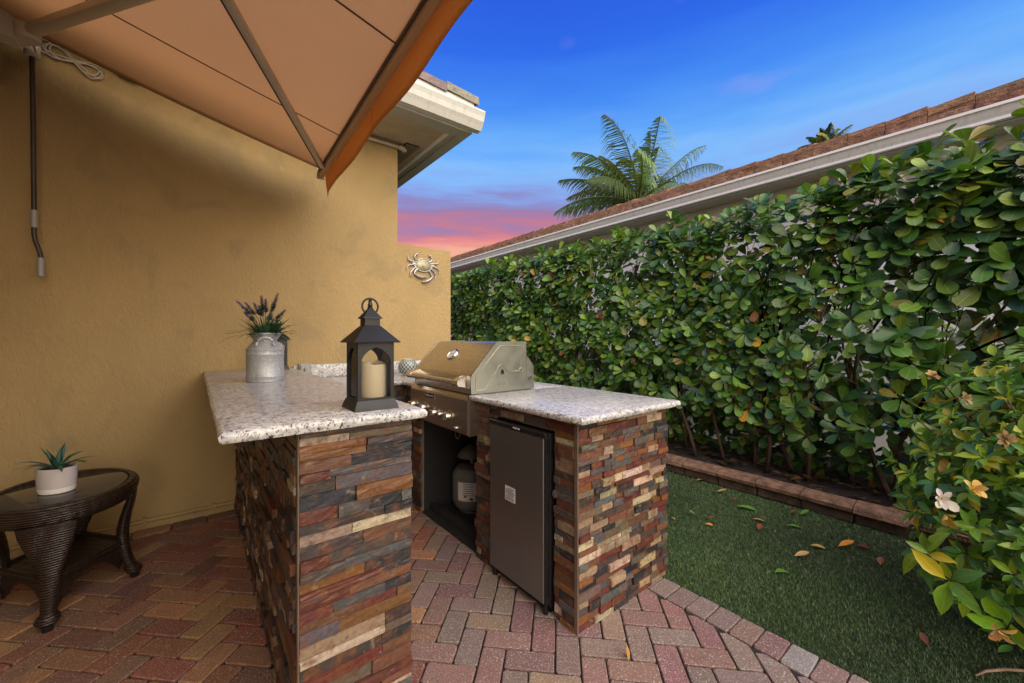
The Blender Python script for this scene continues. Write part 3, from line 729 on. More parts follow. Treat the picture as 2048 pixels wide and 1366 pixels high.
MB().tube(arc((1.674, GY0-.001, 1.108), .014, 0, 2*math.pi, 14), .003, 6, False).build('pivot_ring', MT['lead'], gr, True)
MB().lathe([(.0, 0), (.009, 0), (.009, .004), (0, .004)], (1.674, GY0, 1.108), 12, M=Matrix.Rotation(R(90), 4, 'X')).build('pivot_bolt', MT['chrome'], gr, True)
MB().prism([(1.511, 1.085), (1.511, 1.108), (1.518, 1.118), (1.526, 1.118), (1.533, 1.108), (1.535, 1.088), (1.524, 1.093)], 1, GY0-.0015, GY0-.0002).build('spit_slot', MT['black'], gr)
for x, z in ((1.495, 1.028), (1.536, 1.027)): MB().lathe([(0, 0), (.003, 0), (.003, .002), (0, .002)], (x, GY0-.0002, z), 8, M=Matrix.Rotation(R(90), 4, 'X')).build('screw', MT['black'], gr)
box('side_latch', MT['chrome'], gr, 1.738, 1.765, GY0-.006, GY0-.0005, 1.035, 1.062, r=.002)
# thermometer on the sloping front
nrm = Vector((-.207, 0, .194)).normalized(); xx, yy, zz = rot_between(nrm, Vector((0, 1, 0))); TM = Matrix((xx, yy, zz)).transposed().to_4x4()
tcn = Vector((1.397, 2.421, 1.201)) - nrm*.004
b_ = MB().lathe([(0, 0), (.048, 0), (.049, .008), (.046, .016), (.041, .018), (.039, .012), (0, .012)], tcn, 28, M=TM).build('thermometer', MT['chrome'], gr, True)
MB().lathe([(0, .0125), (.038, .0125), (.038, .014), (0, .0142)], tcn, 28, M=TM).build('dial', MT['paper'], b_, True)
nd = tcn+nrm*.0155; MB().tube([nd+yy*.028-xx*.004, nd-yy*.006], .0014, 5).build('needle', MT['ink'], b_)
# handle
hb = MB().tube([(1.232, 2.085, 1.050), (1.232, 2.76, 1.050)], .017, 14).build('handle', MT['steel'], gr, True)
for y0, y1, s_ in ((2.052, 2.118, 1), (2.715, 2.785, -1)):
    MB().prism([(1.295, 1.090), (1.295, 1.008), (1.262, 1.022), (1.222, 1.030), (1.212, 1.044), (1.216, 1.062), (1.240, 1.074)], 1, y0, y1).build('handle_bracket', MT['chrome'], hb)
# control panel
cp = MB().prism([(1.262, .742), (1.258, .75), (1.262, .944), (1.268, .956), (1.300, .976), (1.375, .978), (1.375, .735), (1.268, .735)], 1, 2.014, 2.808).build('control_panel', MT['panel'], gr)
box('panel_end', MT['panel'], gr, 1.266, 1.374, 2.003, 2.0135, .732, .977, r=.002)
for z, y in ((.936, 2.002), (.79, 2.002)): MB().lathe([(0, 0), (.005, 0), (.004, .003), (0, .003)], (1.31, y+.001, z), 8, M=Matrix.Rotation(R(90), 4, 'X')).build('screw', MT['chrome'], gr, True)
KM = Matrix.Rotation(R(-90), 4, 'Y')
for i, (yk, zk, sc) in enumerate([(2.725, .838, 1), (2.557, .836, 1), (2.398, .822, 1), (2.308, .826, .72), (2.215, .826, 1)]):
    ring = MB().lathe([(0, 0), (.036*sc, 0), (.036*sc, .006), (.030*sc, .009), (0, .009)], (1.2605, yk, zk), 24, M=KM).build('knob_bezel', MT['steel'], gr, True)
    kn = MB().lathe([(0, .009), (.024*sc, .009), (.0225*sc, .036), (.020*sc, .040), (0, .040)], (1.2605, yk, zk), 24, M=KM)
    kn.build('knob', MT['steel'], ring, True)
    box('knob_grip', MT['chrome'], ring, 1.206, 1.222, yk-.007*sc, yk+.007*sc, zk-.022*sc, zk+.022*sc, r=.003)
MB().lathe([(0, 0), (.014, 0), (.012, .016), (.007, .020), (0, .020)], (1.2605, 2.135, .765), 16, M=KM).build('igniter_button', MT['chrome'], gr, True)
pl = box('nameplate', MT['chrome'], gr, 1.2545, 1.2615, 2.425, 2.545, .905, .945, r=.002)
box('nameplate_field', MT['black'], pl, 1.2535, 1.2543, 2.430, 2.540, .909, .941)
text_mesh('lettering', 'KitchenAid', .020, MT['paper'], Matrix.Translation((1.2528, 2.485, .9245)) @ Matrix(((0, 0, -1, 0), (-1, 0, 0, 0), (0, 1, 0, 0), (0, 0, 0, 1))), pl)
MB().box(1.376, 1.78, 2.04, 2.77, .74, .9785).build('firebox', MT['panel'], gr)
tube('hanging_wire', MT['steel'], gr, [(1.33, 2.20, .735), (1.325, 2.205, .70), (1.325, 2.225, .672), (1.325, 2.25, .668), (1.325, 2.262, .69), (1.325, 2.258, .705)], .0022, 6)

# ---- propane tank in the bay
tk = root('propane_tank', (1.67, 2.60, .012), 'white propane tank with rusty patches in the bay under the grill', 'gas tank')
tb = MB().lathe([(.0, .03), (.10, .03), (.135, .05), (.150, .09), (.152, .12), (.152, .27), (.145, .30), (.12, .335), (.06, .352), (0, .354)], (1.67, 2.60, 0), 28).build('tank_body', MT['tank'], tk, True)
MB().lathe([(.10, .0125), (.104, .0125), (.104, .055), (.10, .055)], (1.67, 2.60, 0), 24).build('foot_ring', MT['tank'], tk, True)
MB().lathe([(.153, .268), (.155, .272), (.155, .276), (.153, .28)], (1.67, 2.60, 0), 28).build('weld_bead', MT['tank'], tb, True)
tube('valve', MT['steel2'], tk, [(1.67, 2.60, .35), (1.67, 2.60, .43)], .02, 12)
MB().lathe([(.0, .50), (.03, .498), (.085, .46), (.112, .425), (.114, .415), (.10, .418), (.03, .45), (0, .455)], (1.67, 2.60, 0), 26).build('valve_cover', MT['tank'], tk, True)
def wrap(m, r, a0, a1, z0, z1, n=8):
    V = [(1.67+r*math.cos(a0+(a1-a0)*i/n), 2.60+r*math.sin(a0+(a1-a0)*i/n), z) for i in range(n+1) for z in (z0, z1)]
    m.add(V, [(2*i, 2*i+2, 2*i+3, 2*i+1) for i in range(n)]); return m
lb = wrap(MB(), .1532, R(195), R(250), .12, .255).build('tank_label', MT['paper'], tb)
ln = MB()
for i in range(6): wrap(ln, .1537, R(212), R(240), .24-i*.016, .246-i*.016, 5)
ln.build('label_text', MT['ink'], tb)
for i in range(9):
    a = R(random.uniform(195, 262)); z = random.uniform(.08, .17); wrap(MB(), .1541+i*.0002, a, a+R(random.uniform(5, 14)), z, z+random.uniform(.012, .035), 3).build('rust_patch', MT['rust'], tb)

# ---- fridge
fr = root('mini_fridge', (1.5, 1.605, 0), 'dark steel mini fridge with white sticker set into the island', 'fridge')
box('body', MT['black'], fr, 1.325, 1.82, 1.378, 1.834, .028, .862, r=.004)
dr = box('door', MT['door'], fr, 1.293, 1.3235, 1.392, 1.832, .052, .842, r=.004)
box('door_edge', MT['black'], dr, 1.296, 1.3232, 1.376, 1.3915, .050, .846, r=.003)
box('door_top_trim', MT['black'], dr, 1.289, 1.3238, 1.376, 1.834, .8425, .868, r=.004)
tx = MB()
for i, (w_, h_) in enumerate(((.006, .008), (.005, .007), (.007, .008), (.004, .006), (.006, .008), (.006, .007))): tx.box(1.2876, 1.2885, 1.618-i*.0095-w_, 1.618-i*.0095, .851, .851+h_)
tx.build('badge_lettering', MT['paper'], dr)
stk = box('sticker', MT['paper'], dr, 1.2918, 1.2928, 1.605, 1.690, .462, .538)
ln = MB()
for i in range(8): ln.box(1.2908, 1.2915, 1.612+(.012 if i in (2, 6) else 0), 1.684-(.02 if i in (3, 7) else 0), .470+i*.008, .4725+i*.008)
ln.build('sticker_text', MT['ink'], stk)
box('kick_plate', MT['black'], fr, 1.335, 1.40, 1.384, 1.828, .004, .0275)
for yy in (1.40, 1.81): MB().lathe([(0, 0), (.014, 0), (.014, .012), (.008, .05), (0, .05)], (1.315, yy, .001), 12).build('foot', MT['black'], fr, True)

# ---- outlet box on the backsplash
ob = root('outlet_box', (.715, 3.69, .9765), 'grey weatherproof outlet box on the granite backsplash', 'outlet')
MB().box(.668, .762, 3.655, 3.7015, .985, 1.105, .006).build('housing', MT['greyplastic'], ob)
MB().box(.676, .754, 3.640, 3.6545, .995, 1.098, .006).build('cover', MT['greyplastic'], ob)
tube('plug', MT['greyplastic'], ob, [(.715, 3.655, 1.06), (.715, 3.625, 1.06), (.716, 3.618, 1.04), (.716, 3.618, .99)], .012, 8)

# ---- mosaic globe
gl = root('mosaic_globe', (1.50, 3.40, .976), 'round mirror mosaic candle globe on low counter beside the grill', 'candle globe')
GC = Vector((1.50, 3.40, .976+.078)); gr_ = .084
prof = [(0, -.078), (.045, -.078)] + [(gr_*math.cos(a), gr_*math.sin(a)*.95) for a in [R(-62+i*10) for i in range(13)]] + [(.044, .074), (.040, .070), (.04, .02), (0, .02)]
MB().lathe(prof, GC, 30).build('globe_body', MT['grout'], gl, True)
ti = MB()
for r_ in range(8):
    la = R(-34+r_*13.)
    for k in range(16):
        lo = 2*math.pi*(k+(.5 if r_ % 2 else 0))/16; V = []
        for dl, da in ((0, -1), (1, 0), (0, 1), (-1, 0)):
            a2 = la+dl*R(9.5); o2 = lo+da*2*math.pi/16*.37; V.append(GC+Vector((math.cos(a2)*math.cos(o2)*gr_*1.015, math.cos(a2)*math.sin(o2)*gr_*1.015, math.sin(a2)*gr_*.965)))
        ti.add(V, [(0, 1, 2, 3)])
o = ti.build('mosaic_tiles', MT['mosaic'], gl); o['kind'] = 'stuff'

# ================================================================== THINGS ON THE BAR
def lantern(cx, cy, label, group):
    z0 = 1.0722
    L = root('lantern', (cx, cy, z0), label, 'lantern', group); D = MT['lantern']
    def fr4(a, b, za, zb): return MB().add([(cx+sx*a, cy+sy*a, za) for sx, sy in ((-1, -1), (1, -1), (1, 1), (-1, 1))]+[(cx+sx*b, cy+sy*b, zb) for sx, sy in ((-1, -1), (1, -1), (1, 1), (-1, 1))],
                                         [(3, 2, 1, 0), (4, 5, 6, 7)]+[(i, (i+1) % 4, 4+(i+1) % 4, 4+i) for i in range(4)])
    fr4(.076, .073, z0, z0+.012).build('base_plinth', D, L); fr4(.073, .064, z0+.0121, z0+.034).build('base', D, L)
    w = .0625; zb, zt = z0+.0345, z0+.230; zs = z0+.160; hw = .0505; th = .006
    for k in range(4):
        a = k*math.pi/2; Mz = Matrix.Translation((cx, cy, 0)) @ Matrix.Rotation(a, 4, 'Z'); m = MB()
        e = w - (.0 if k % 2 == 0 else th)
        arch = []
        for i in range(9):
            t = i/8; ang = t*R(62); xx = -hw + (1-math.cos(ang))*hw/(1-math.cos(R(62))); arch.append((xx, zs + math.sin(ang)/math.sin(R(62))*.055))
        pts = [(-hw, zb+.006)] + arch; pts = pts + [(-p[0], p[1]) for p in reversed(pts)]
        top = [(-e, zb+.012), (-e, zs)] + [(-e + e*i/8, zt) for i in range(1, 9)]
        top = top[:len(pts)//2]
        outp = [(-e, p[1]) if i < 2 else (max(-e, p[0]-.0), zt) for i, p in enumerate(pts[:len(pts)//2])]
        outp = outp + [(-p[0], p[1]) for p in reversed(outp)]
        def face(yv): return [(p[0], yv, p[1]) for p in pts]+[(p[0], yv, p[1]) for p in outp]
        n = len(pts); V = face(-w)+face(-w+th); F = []
        for i in range(n-1):
            F += [(i, i+1, n+i+1, n+i), (2*n+i, 3*n+i, 3*n+i+1, 2*n+i+1), (i, 2*n+i, 2*n+i+1, i+1)]
        m.add(V, F); m.box(-e, e, -w, -w+th, zb, zb+.006)
        m.add([(-e, -w, zs), (-e, -w, zt), (outp[2][0], -w, zt)], [(0, 1, 2)]); m.add([(e, -w, zs), (e, -w, zt), (-outp[2][0], -w, zt)], [(0, 2, 1)])
        m.v = [tuple(Mz @ Vector(p)) for p in m.v]; m.build('side_frame', D, L)
        gm_ = MB().box(-hw-.003, hw+.003, -w+th+.0005, -w+th+.002, zb+.004, zt-.006); gm_.v = [tuple(Mz @ Vector(p)) for p in gm_.v]; gm_.build('glass_pane', MT['glass'], L)
    MB().box(cx-.058, cx+.058, cy-.058, cy+.058, z0+.0345, z0+.038).build('floor', D, L)
    fr4(.0790, .0795, z0+.2302, z0+.234).build('roof_rim', D, L); rf = fr4(.0785, .027, z0+.2341, z0+.290).build('roof', D, L)
    fr4(.026, .026, z0+.2901, z0+.314).build('chimney', D, rf); fr4(.0325, .032, z0+.3141, z0+.318).build('cap_rim', D, rf); fr4(.0315, .009, z0+.3181, z0+.348).build('cap', D, rf)
    MB().lathe([(0, .348), (.010, .348), (.010, .354), (.006, .357), (.009, .362), (.007, .368), (.005, .376), (.007, .380), (0, .383)], (cx, cy, z0), 12).build('finial', D, rf, True)
    MB().tube(arc((cx, cy, z0+.358), .028, R(-60), R(240), 20), .0035, 7).build('ring', D, rf, True)
    return L
lantern(.488, 1.428, 'black metal lantern holding ivory candle at front of granite bar', 'black lanterns on the bar')
lantern(.500, 3.580, 'black metal lantern by the wall, half hidden behind the milk can', 'black lanterns on the bar')
for cx, cy, lab in ((.500, 1.432, 'ivory pillar candle inside the front black lantern'), (.502, 3.585, 'ivory pillar candle inside the lantern by the wall')):
    cd = root('candle', (cx, cy, 1.1103), lab, 'candle', 'candles in the lanterns')
    m = MB(); n = 28; prof = [(.0, .0), (.043, 0), (.0445, .004), (.0445, .113), (.043, .117), (.038, .117), (.036, .107), (0, .105)]
    m.lathe(prof, (cx, cy, 1.1103), n)
    m.v = [(p[0], p[1], p[2]+(.006*math.sin(math.atan2(p[1]-cy, p[0]-cx)*2+.5)-.004*math.cos(3*math.atan2(p[1]-cy, p[0]-cx)) if p[2] > 1.212 and math.hypot(p[0]-cx, p[1]-cy) > .03 else 0)) for p in m.v]
    m.build('wax', MT['wax'], cd, True); tube('wick', MT['ink'], cd, [(cx, cy, 1.2155), (cx+.001, cy, 1.228)], .0015, 5)

can = root('milk_can', (.313, 2.65, 1.0722), 'galvanised zinc milk can planter on the granite bar', 'milk can')
CZ = 1.0722
cb = MB().lathe([(0, 0), (.090, 0), (.0925, .003), (.0925, .027), (.0945, .030), (.0925, .033), (.0925, .150), (.0945, .153), (.0925, .156), (.0925, .176), (.0945, .179), (.0945, .183), (.090, .187), (.058, .226), (.056, .231), (.080, .268), (.0825, .270), (.0815, .273), (.078, .270), (.052, .232), (.0, .228)], (.313, 2.65, CZ), 36).build('can_body', MT['zinc'], can, True)
dcam = (Vector((0, 0, 0))-Vector((.313, 2.65, 0))).normalized(); sd_ = Vector((-dcam.y, dcam.x, 0))
for s_ in (1, -1):
    d_ = dcam*s_; side = sd_
    m = MB(); c0 = Vector((.313, 2.65, CZ))
    pts = [c0+d_*(.078 if abs(t) > .8 else .096+.006*(1-abs(t)))+side*(t*.042)+Vector((0, 0, .205+.042*math.sqrt(max(0, 1-t*t)))) for t in [-1+i*.125 for i in range(17)]]
    m.tube(pts, .0065, 6, True, .5); m.build('handle', MT['zinc'], can, True)

lav = root('lavender_bunch', (.313, 2.65, CZ+.2285), 'purple lavender with green blades standing in the milk can', 'plant')
L0 = Vector((.313, 2.65, CZ+.258)); camdir = dcam
def blade_strip(m, p0, dirv, ln, w, droop, n=6):
    side = Vector(dirv).cross(Vector((0, 0, 1)))
    side = side.normalized() if side.length > .05 else Vector((1, 0, 0))
    V = []
    for i in range(n+1):
        t = i/n; p = Vector(p0)+Vector(dirv)*ln*t+Vector((0, 0, -droop*ln*t*t)); ww = w*(1-t**2.2)+.0004; V += [p-side*ww, p+side*ww+Vector((0, 0, .001))]
    m.add(V, [(2*i, 2*i+1, 2*i+3, 2*i+2) for i in range(n)])
for k in range(135):
    a = random.uniform(0, 2*math.pi); el_ = R(random.triangular(12, 85, 45)); d = Vector((math.cos(a)*math.cos(el_), math.sin(a)*math.cos(el_), math.sin(el_))); m = MB()
    blade_strip(m, L0+Vector((d.x*.045, d.y*.045, -.006)), d, random.uniform(.10, .20), random.uniform(.0045, .010), random.uniform(.1, .65))
    o = m.build('blade', MT['blade'], lav, 'all', False); o.color = (*jit(random.choice([(.022, .070, .030), (.035, .095, .035), (.02, .055, .04), (.05, .10, .05)]), .2), 1)
spk = [(-.135, .212), (-.095, .205), (-.10, .150), (-.055, .205), (-.02, .245), (.002, .225), (.062, .262), (.055, .235), (.10, .170), (-.03, .19), (.03, .15)]
sdx = -sd_ if (-sd_).dot(RT) > 0 else sd_
for i, (dx, dz) in enumerate(spk):
    tip = L0+sdx*dx+camdir*random.uniform(-.03, .03)+Vector((0, 0, dz-.02)); mid = L0+sdx*dx*.35+Vector((0, 0, dz*.45)); m = MB()
    stpts = [L0+sdx*dx*.08, mid, mid.lerp(tip, .5)+Vector((0, 0, .006)), tip]
    s_ = tube('stem', MT['blade'], lav, stpts, .0017, 5); s_.color = (.03, .07, .03, 1)
    leaves = []
    for j in range(46):
        t = j/46; p = mid.lerp(tip, .25+.75*t); a = j*2.4; x_, y_, z_ = rot_between((tip-mid))
        d = (x_*math.cos(a)+y_*math.sin(a))*1.0+z_*.9; ln = (.025*(1-.55*t))
        leaves.append((leaf_mat(p, d, z_, ln, ln*1.35), jit(random.choice([(.13, .11, .33), (.20, .16, .44), (.06, .07, .17), (.045, .09, .06)] if t > .3 else [(.05, .07, .10), (.03, .08, .04), (.08, .07, .18)]), .25), j))
    joined_leaves('flower_spike', leaves, L_GARD, MT['petal'], lav, None)

# ================================================================== WICKER TABLE AND SUCCULENT
TX, TY, TZ = -.52, 3.03, .552
tb_ = root('wicker_table', (TX, TY, 0), 'dark brown oval wicker side table with glass top by the wall', 'side table')
def ering(a, b, prof, n=56):
    V = []; m = len(prof)
    for k in range(n):
        t = 2*math.pi*k/n
        for dr_, z in prof: V.append((TX+(a+dr_)*math.cos(t), TY+(b+dr_)*math.sin(t), z))
    return MB().add(V, [(k*m+i, k*m+(i+1) % m, ((k+1) % n)*m+(i+1) % m, ((k+1) % n)*m+i) for k in range(n) for i in range(m)])
ering(.232, .297, [(0, TZ-.012), (.006, TZ+.001), (.022, TZ+.004), (.038, TZ-.006), (.046, TZ-.026), (.042, TZ-.048), (.030, TZ-.072), (.020, TZ-.085), (.004, TZ-.085), (0, TZ-.05)]).build('rim', MT['wicker'], tb_, 'all')
MB().lathe([(0, TZ-.010), (.97, TZ-.010), (1, TZ-.008), (1, TZ-.002), (.985, TZ), (0, TZ)], (TX, TY, 0), 56, .229, .294).build('glass_top', MT['tableglass'], tb_, True)
MB().lathe([(0, TZ-.030), (1, TZ-.030), (1, TZ-.0125), (0, TZ-.0125)], (TX, TY, 0), 40, .228, .293).build('top_panel', MT['wicker'], tb_)
lp = {}
for k, (ux, uy, rr) in enumerate(((0, -1, .297), (1, 0, .232), (0, 1, .297), (-1, 0, .232))):
    m = MB(); n = 14; V = []; secs = [(.475, .098, .018, .018), (.43, .092, .020, .012), (.37, .078, .023, -.004), (.32, .063, .025, -.014), (.28, .054, .026, -.020), (.245, .039, .027, -.022), (.20, .034, .027, -.020), (.15, .031, .026, -.012), (.11, .029, .025, -.002), (.075, .027, .025, .010), (.062, .039, .034, .018), (.048, .042, .037, .022), (.034, .034, .031, .024), (.026, .022, .021, .026)]
    for z, tw, td, ro in secs:
        for i in range(n):
            a = 2*math.pi*i/n; t_ = math.cos(a)*tw; r_ = rr+ro+math.sin(a)*td
            V.append((TX+ux*r_-uy*t_, TY+uy*r_+ux*t_, z))
    F = [(s*n+i, s*n+(i+1) % n, (s+1)*n+(i+1) % n, (s+1)*n+i) for s in range(len(secs)-1) for i in range(n)]+[tuple(range(n)), tuple(range((len(secs)-1)*n, len(secs)*n))]
    m.add(V, F); lg = m.build('leg', MT['wicker'], tb_, 'all')
    fx, fy = TX+ux*(rr+.026), TY+uy*(rr+.026)
    MB().lathe([(0, 0), (.018, 0), (.020, .004), (.019, .026), (0, .026)], (fx, fy, .0015), 14).build('foot_cap', MT['black'], lg, True); lp[k] = (TX+ux*(rr-.018), TY+uy*(rr-.018))
MB().prism([lp[k] for k in range(4)], 2, .190, .212).build('shelf', MT['wicker'], tb_)
for k in range(4):
    a, b = Vector((*lp[k], 0)), Vector((*lp[(k+1) % 4], 0)); d = (b-a); L = d.length; d.normalize(); nn = Vector((d.y, -d.x, 0))
    a2 = a+d*.025; b2 = b-d*.025
    tube('shelf_rail', MT['wicker'], tb_, [a2+nn*.006+Vector((0, 0, .210)), b2+nn*.006+Vector((0, 0, .210))], .016, 10)
    V = []; n = 12
    for i in range(n+1):
        t = i/n; p = a2.lerp(b2, t); zb = .187-.10*(abs(2*t-1)**2.2)-.018
        V += [p+nn*.007+Vector((0, 0, .1985)), p+nn*.007+Vector((0, 0, zb)), p-nn*.007+Vector((0, 0, zb)), p-nn*.007+Vector((0, 0, .1985))]
    MB().add(V, [(4*i+j, 4*i+(j+1) % 4, 4*i+4+(j+1) % 4, 4*i+4+j) for i in range(n) for j in range(4)]+[(0, 1, 2, 3), (4*n, 4*n+1, 4*n+2, 4*n+3)]).build('apron', MT['wicker'], tb_)
PX, PY, PZ = -.542, 2.985, TZ+.0005
pot = root('succulent_pot', (PX, PY, PZ), 'small lilac grey oval pot with white base on the glass table', 'pot')
osx, osy = 1.0, .82
Mp = Matrix.Rotation(-YAW-.25, 4, 'Z')
MB().lathe([(0, 0), (.070, 0), (.076, .004), (.079, .027), (0, .027)], (PX, PY, PZ), 36, osx, osy, Mp).build('white_base', MT['potwhite'], pot, True)
MB().lathe([(.0, .0272), (.079, .0272), (.0825, .080), (.083, .122), (.081, .124), (.077, .122), (.076, .110), (0, .110)], (PX, PY, PZ), 36, osx, osy, Mp).build('pot_body', MT['potgrey'], pot, True)
MB().lathe([(0, .1105), (.0755, .1105), (.07, .114), (0, .117)], (PX, PY, PZ), 24, osx, osy, Mp).build('pebbles', MT['pebble'], pot)
suc = root('succulent', (PX, PY, PZ+.117), 'spiky green succulent growing in the small table pot', 'plant')
for k in range(17):
    a = k*2.4+.4; el_ = R(78-k*3.6+random.uniform(-6, 6)); ln = (.085+.065*min(1, k/9)*random.uniform(.75, 1.1))*1.3; w = .013; d = Vector((math.cos(a)*math.cos(el_), math.sin(a)*math.cos(el_), math.sin(el_)))
    side = d.cross(Vector((0, 0, 1))).normalized(); up = side.cross(d); V = []; n = 8
    for i in range(n+1):
        t = i/n; p = Vector((PX, PY, PZ+.112))+Vector((d.x, d.y, 0))*.010+d*ln*t+Vector((0, 0, -ln*.42*t*t*(1 if k > 4 else .15))); ww = w*min(1, .65+t*1.6)*(1-t**3)+.0004
        V += [p-side*ww+up*.004*(1-t), p-up*.003*(1-t), p+side*ww+up*.004*(1-t), p+up*.0005]
    o = MB().add(V, [(4*i+j, 4*i+(j+1) % 4, 4*i+4+(j+1) % 4, 4*i+4+j) for i in range(n) for j in range(4)]+[(3, 2, 1, 0)]).build('leaf', MT['succ'], suc, 'all'); o.color = (*jit(random.choice([(.04, .13, .085), (.06, .16, .10), (.03, .10, .06), (.08, .17, .13)]), .15), 1)

# ================================================================== CRAB ON THE WALL
cr = root('crab_ornament', (1.811, 3.739, 1.86), 'silver metal crab ornament hung on the tan garden wall', 'wall ornament')
CX, CY, CZ_ = 1.811, 3.7385, 2.045
def cw(u, w, d=.012): return Vector((CX+u*.00052, CY-d, CZ_-w*.00052))       # drawing units on the wall
m = MB(); V = []; F = []; nr, na = 5, 24
for i in range(nr+1):
    rr = math.sin(i/nr*math.pi/2); dd = .006+.026*math.cos(i/nr*math.pi/2)
    for k in range(na):
        a = 2*math.pi*k/na; V.append(cw(150*rr*math.cos(a)*(1+.10*abs(math.cos(a))), 125*rr*math.sin(a)*(1-.12*math.sin(a)), dd))
F = [(i*na+k, i*na+(k+1) % na, (i+1)*na+(k+1) % na, (i+1)*na+k) for i in range(nr) for k in range(na)]
for k in range(na): V.append(Vector((V[nr*na+k].x, CY, V[nr*na+k].z)))
F += [(nr*na+k, nr*na+(k+1) % na, (nr+1)*na+(k+1) % na, (nr+1)*na+k) for k in range(na)]
m.add(V, F); shell = m.build('shell', MT['crabshell'], cr, True)
MB().tube([cw(150*1.1*math.cos(a)*1.0, 125*math.sin(a)*(1-.12*math.sin(a)), .012) for a in [2*math.pi*i/36 for i in range(37)]], .005, 6, False).build('shell_rim', MT['crab'], cr, True)
for s_ in (-1, 1):
    for (pts, rs) in (
        ([(110, -75), (170, -110), (185, -160), (150, -205), (115, -215)], [.008, .009, .010, .013, .010]),        # paddles at the top
        ([(140, -55), (240, -60), (300, -75), (320, -110), (300, -150)], [.009, .008, .008, .006, .003]),
        ([(170, -15), (240, 5), (310, 25), (335, 70), (345, 130)], [.008, .008, .007, .006, .003]),
        ([(160, 45), (215, 90), (260, 145), (270, 190), (240, 240)], [.008, .008, .007, .006, .003]),
        ([(120, 85), (165, 140), (190, 190), (185, 215)] if s_ > 0 else [(110, 70), (165, 110), (185, 150), (180, 185)], [.012, .013, .014, .012])):
        MB().tube([cw(s_*u, w, .012) for u, w in pts], rs, 8).build('leg' if len(rs) == 5 else 'claw_arm', MT['crab'], cr, True)
    claw = [(180, 210), (130, 262), (60, 300), (-10, 318), (-40, 312)] if s_ > 0 else [(182, 185), (120, 215), (40, 235), (-30, 222), (-90, 218)]
    MB().tube([cw(s_*u, w, .015) for u, w in claw], [.012, .020, .020, .013, .004], 8, True, .7).build('claw', MT['crab'], cr, True)
    MB().prism([(cw(s_*135, -50).x, cw(s_*135, -50).z), (cw(s_*235, -35).x, cw(s_*235, -35).z), (cw(s_*150, 70).x, cw(s_*150, 70).z)], 1, CY-.014, CY-.001).build('side_spine', MT['crab'], cr)

# ================================================================== AWNING
aw = root('awning', (-.05, 1.3, 2.6), 'tan retractable fabric awning with folding arms over the patio', 'awning')
AX0, AZ0, AX1, AZ1 = -.86, 3.075, .785, 2.66; AY0, AY1 = .62, 3.445
def apt(x, y, dz=0.):
    t = (x-AX0)/(AX1-AX0); return Vector((x, y, AZ0+(AZ1-AZ0)*t - .012*math.sin(math.pi*t)*(1+.4*math.sin(y*2.1)) + dz))
m = MB(); nx, ny = 18, 40; V = []
for dz in (0, .0018):
    for i in range(nx+1):
        for j in range(ny+1): V.append(apt(AX0+(AX1-AX0)*i/nx, AY0+(AY1-AY0)*j/ny, dz))
N_ = (nx+1)*(ny+1); q = lambda i, j, o=0: o+i*(ny+1)+j
F = [(q(i, j), q(i, j+1), q(i+1, j+1), q(i+1, j)) for i in range(nx) for j in range(ny)] + [(q(i, j, N_), q(i+1, j, N_), q(i+1, j+1, N_), q(i, j+1, N_)) for i in range(nx) for j in range(ny)]
F += [(q(i, ny), q(i, ny, N_), q(i+1, ny, N_), q(i+1, ny)) for i in range(nx)] + [(q(i, 0), q(i+1, 0), q(i+1, 0, N_), q(i, 0, N_)) for i in range(nx)]
m.add(V, F); cv = m.build('canopy', MT['awn'], aw, 'all')
for ys in (2.793, 1.759, .72):
    MB().add([p for i in range(nx+1) for p in (apt(AX0+(AX1-AX0)*i/nx, ys-.0065, -.0022), apt(AX0+(AX1-AX0)*i/nx, ys+.0065, -.0022))], [(2*i, 2*i+1, 2*i+3, 2*i+2) for i in range(nx)]).build('seam', MT['seam'], cv, False, False)
MB().add([p for i in range(nx+1) for p in (apt(AX0+(AX1-AX0)*i/nx, AY1-.014, -.0022), apt(AX0+(AX1-AX0)*i/nx, AY1-.010, -.0022))], [(2*i, 2*i+1, 2*i+3, 2*i+2) for i in range(nx)]).build('side_hem', MT['seam'], cv, False, False)
MB().prism([(.770, 2.640), (.770, 2.672), (.790, 2.684), (.812, 2.672), (.818, 2.640), (.812, 2.604), (.798, 2.600), (.790, 2.612), (.780, 2.616)], 1, AY0-.02, AY1+.03).build('front_bar', MT['barpaint'], aw)
MB().box(.764, .7695, AY0, AY1, 2.628, 2.648).build('bar_slot', MT['slot'], aw)
MB().box(.764, .822, AY1+.0305, AY1+.045, 2.594, 2.688, .004).build('bar_end_cap', MT['bracket'], aw)
m = MB(); n = 110; V = []                                           # valance with a waved hem, hanging from the bar
for i in range(n+1):
    yy = AY0+(AY1+.02-AY0)*i/n; wv = .006*math.sin((yy-3.46)*2*math.pi/1.1+math.pi*.5)-.035*max(0, 1-(AY1+.02-yy)/.05); zb = 2.488+wv
    for k, t in enumerate((0, .25, .5, .75, 1)):
        V.append(Vector((.822+.014*t+.006*math.sin(yy*7+t*2)*t, yy, 2.640+(zb-2.640)*t)))
for p in list(V): V.append(p+Vector((.0016, 0, 0)))
K = 5; N_ = (n+1)*K
F = [(i*K+k, i*K+k+1, (i+1)*K+k+1, (i+1)*K+k) for i in range(n) for k in range(K-1)]; F += [tuple(N_+v for v in reversed(f)) for f in F]
F += [(i*K+4, i*K+4+N_, (i+1)*K+4+N_, (i+1)*K+4) for i in range(n)]
m.add(V, F); va = m.build('valance', MT['valance'], aw, 'all')
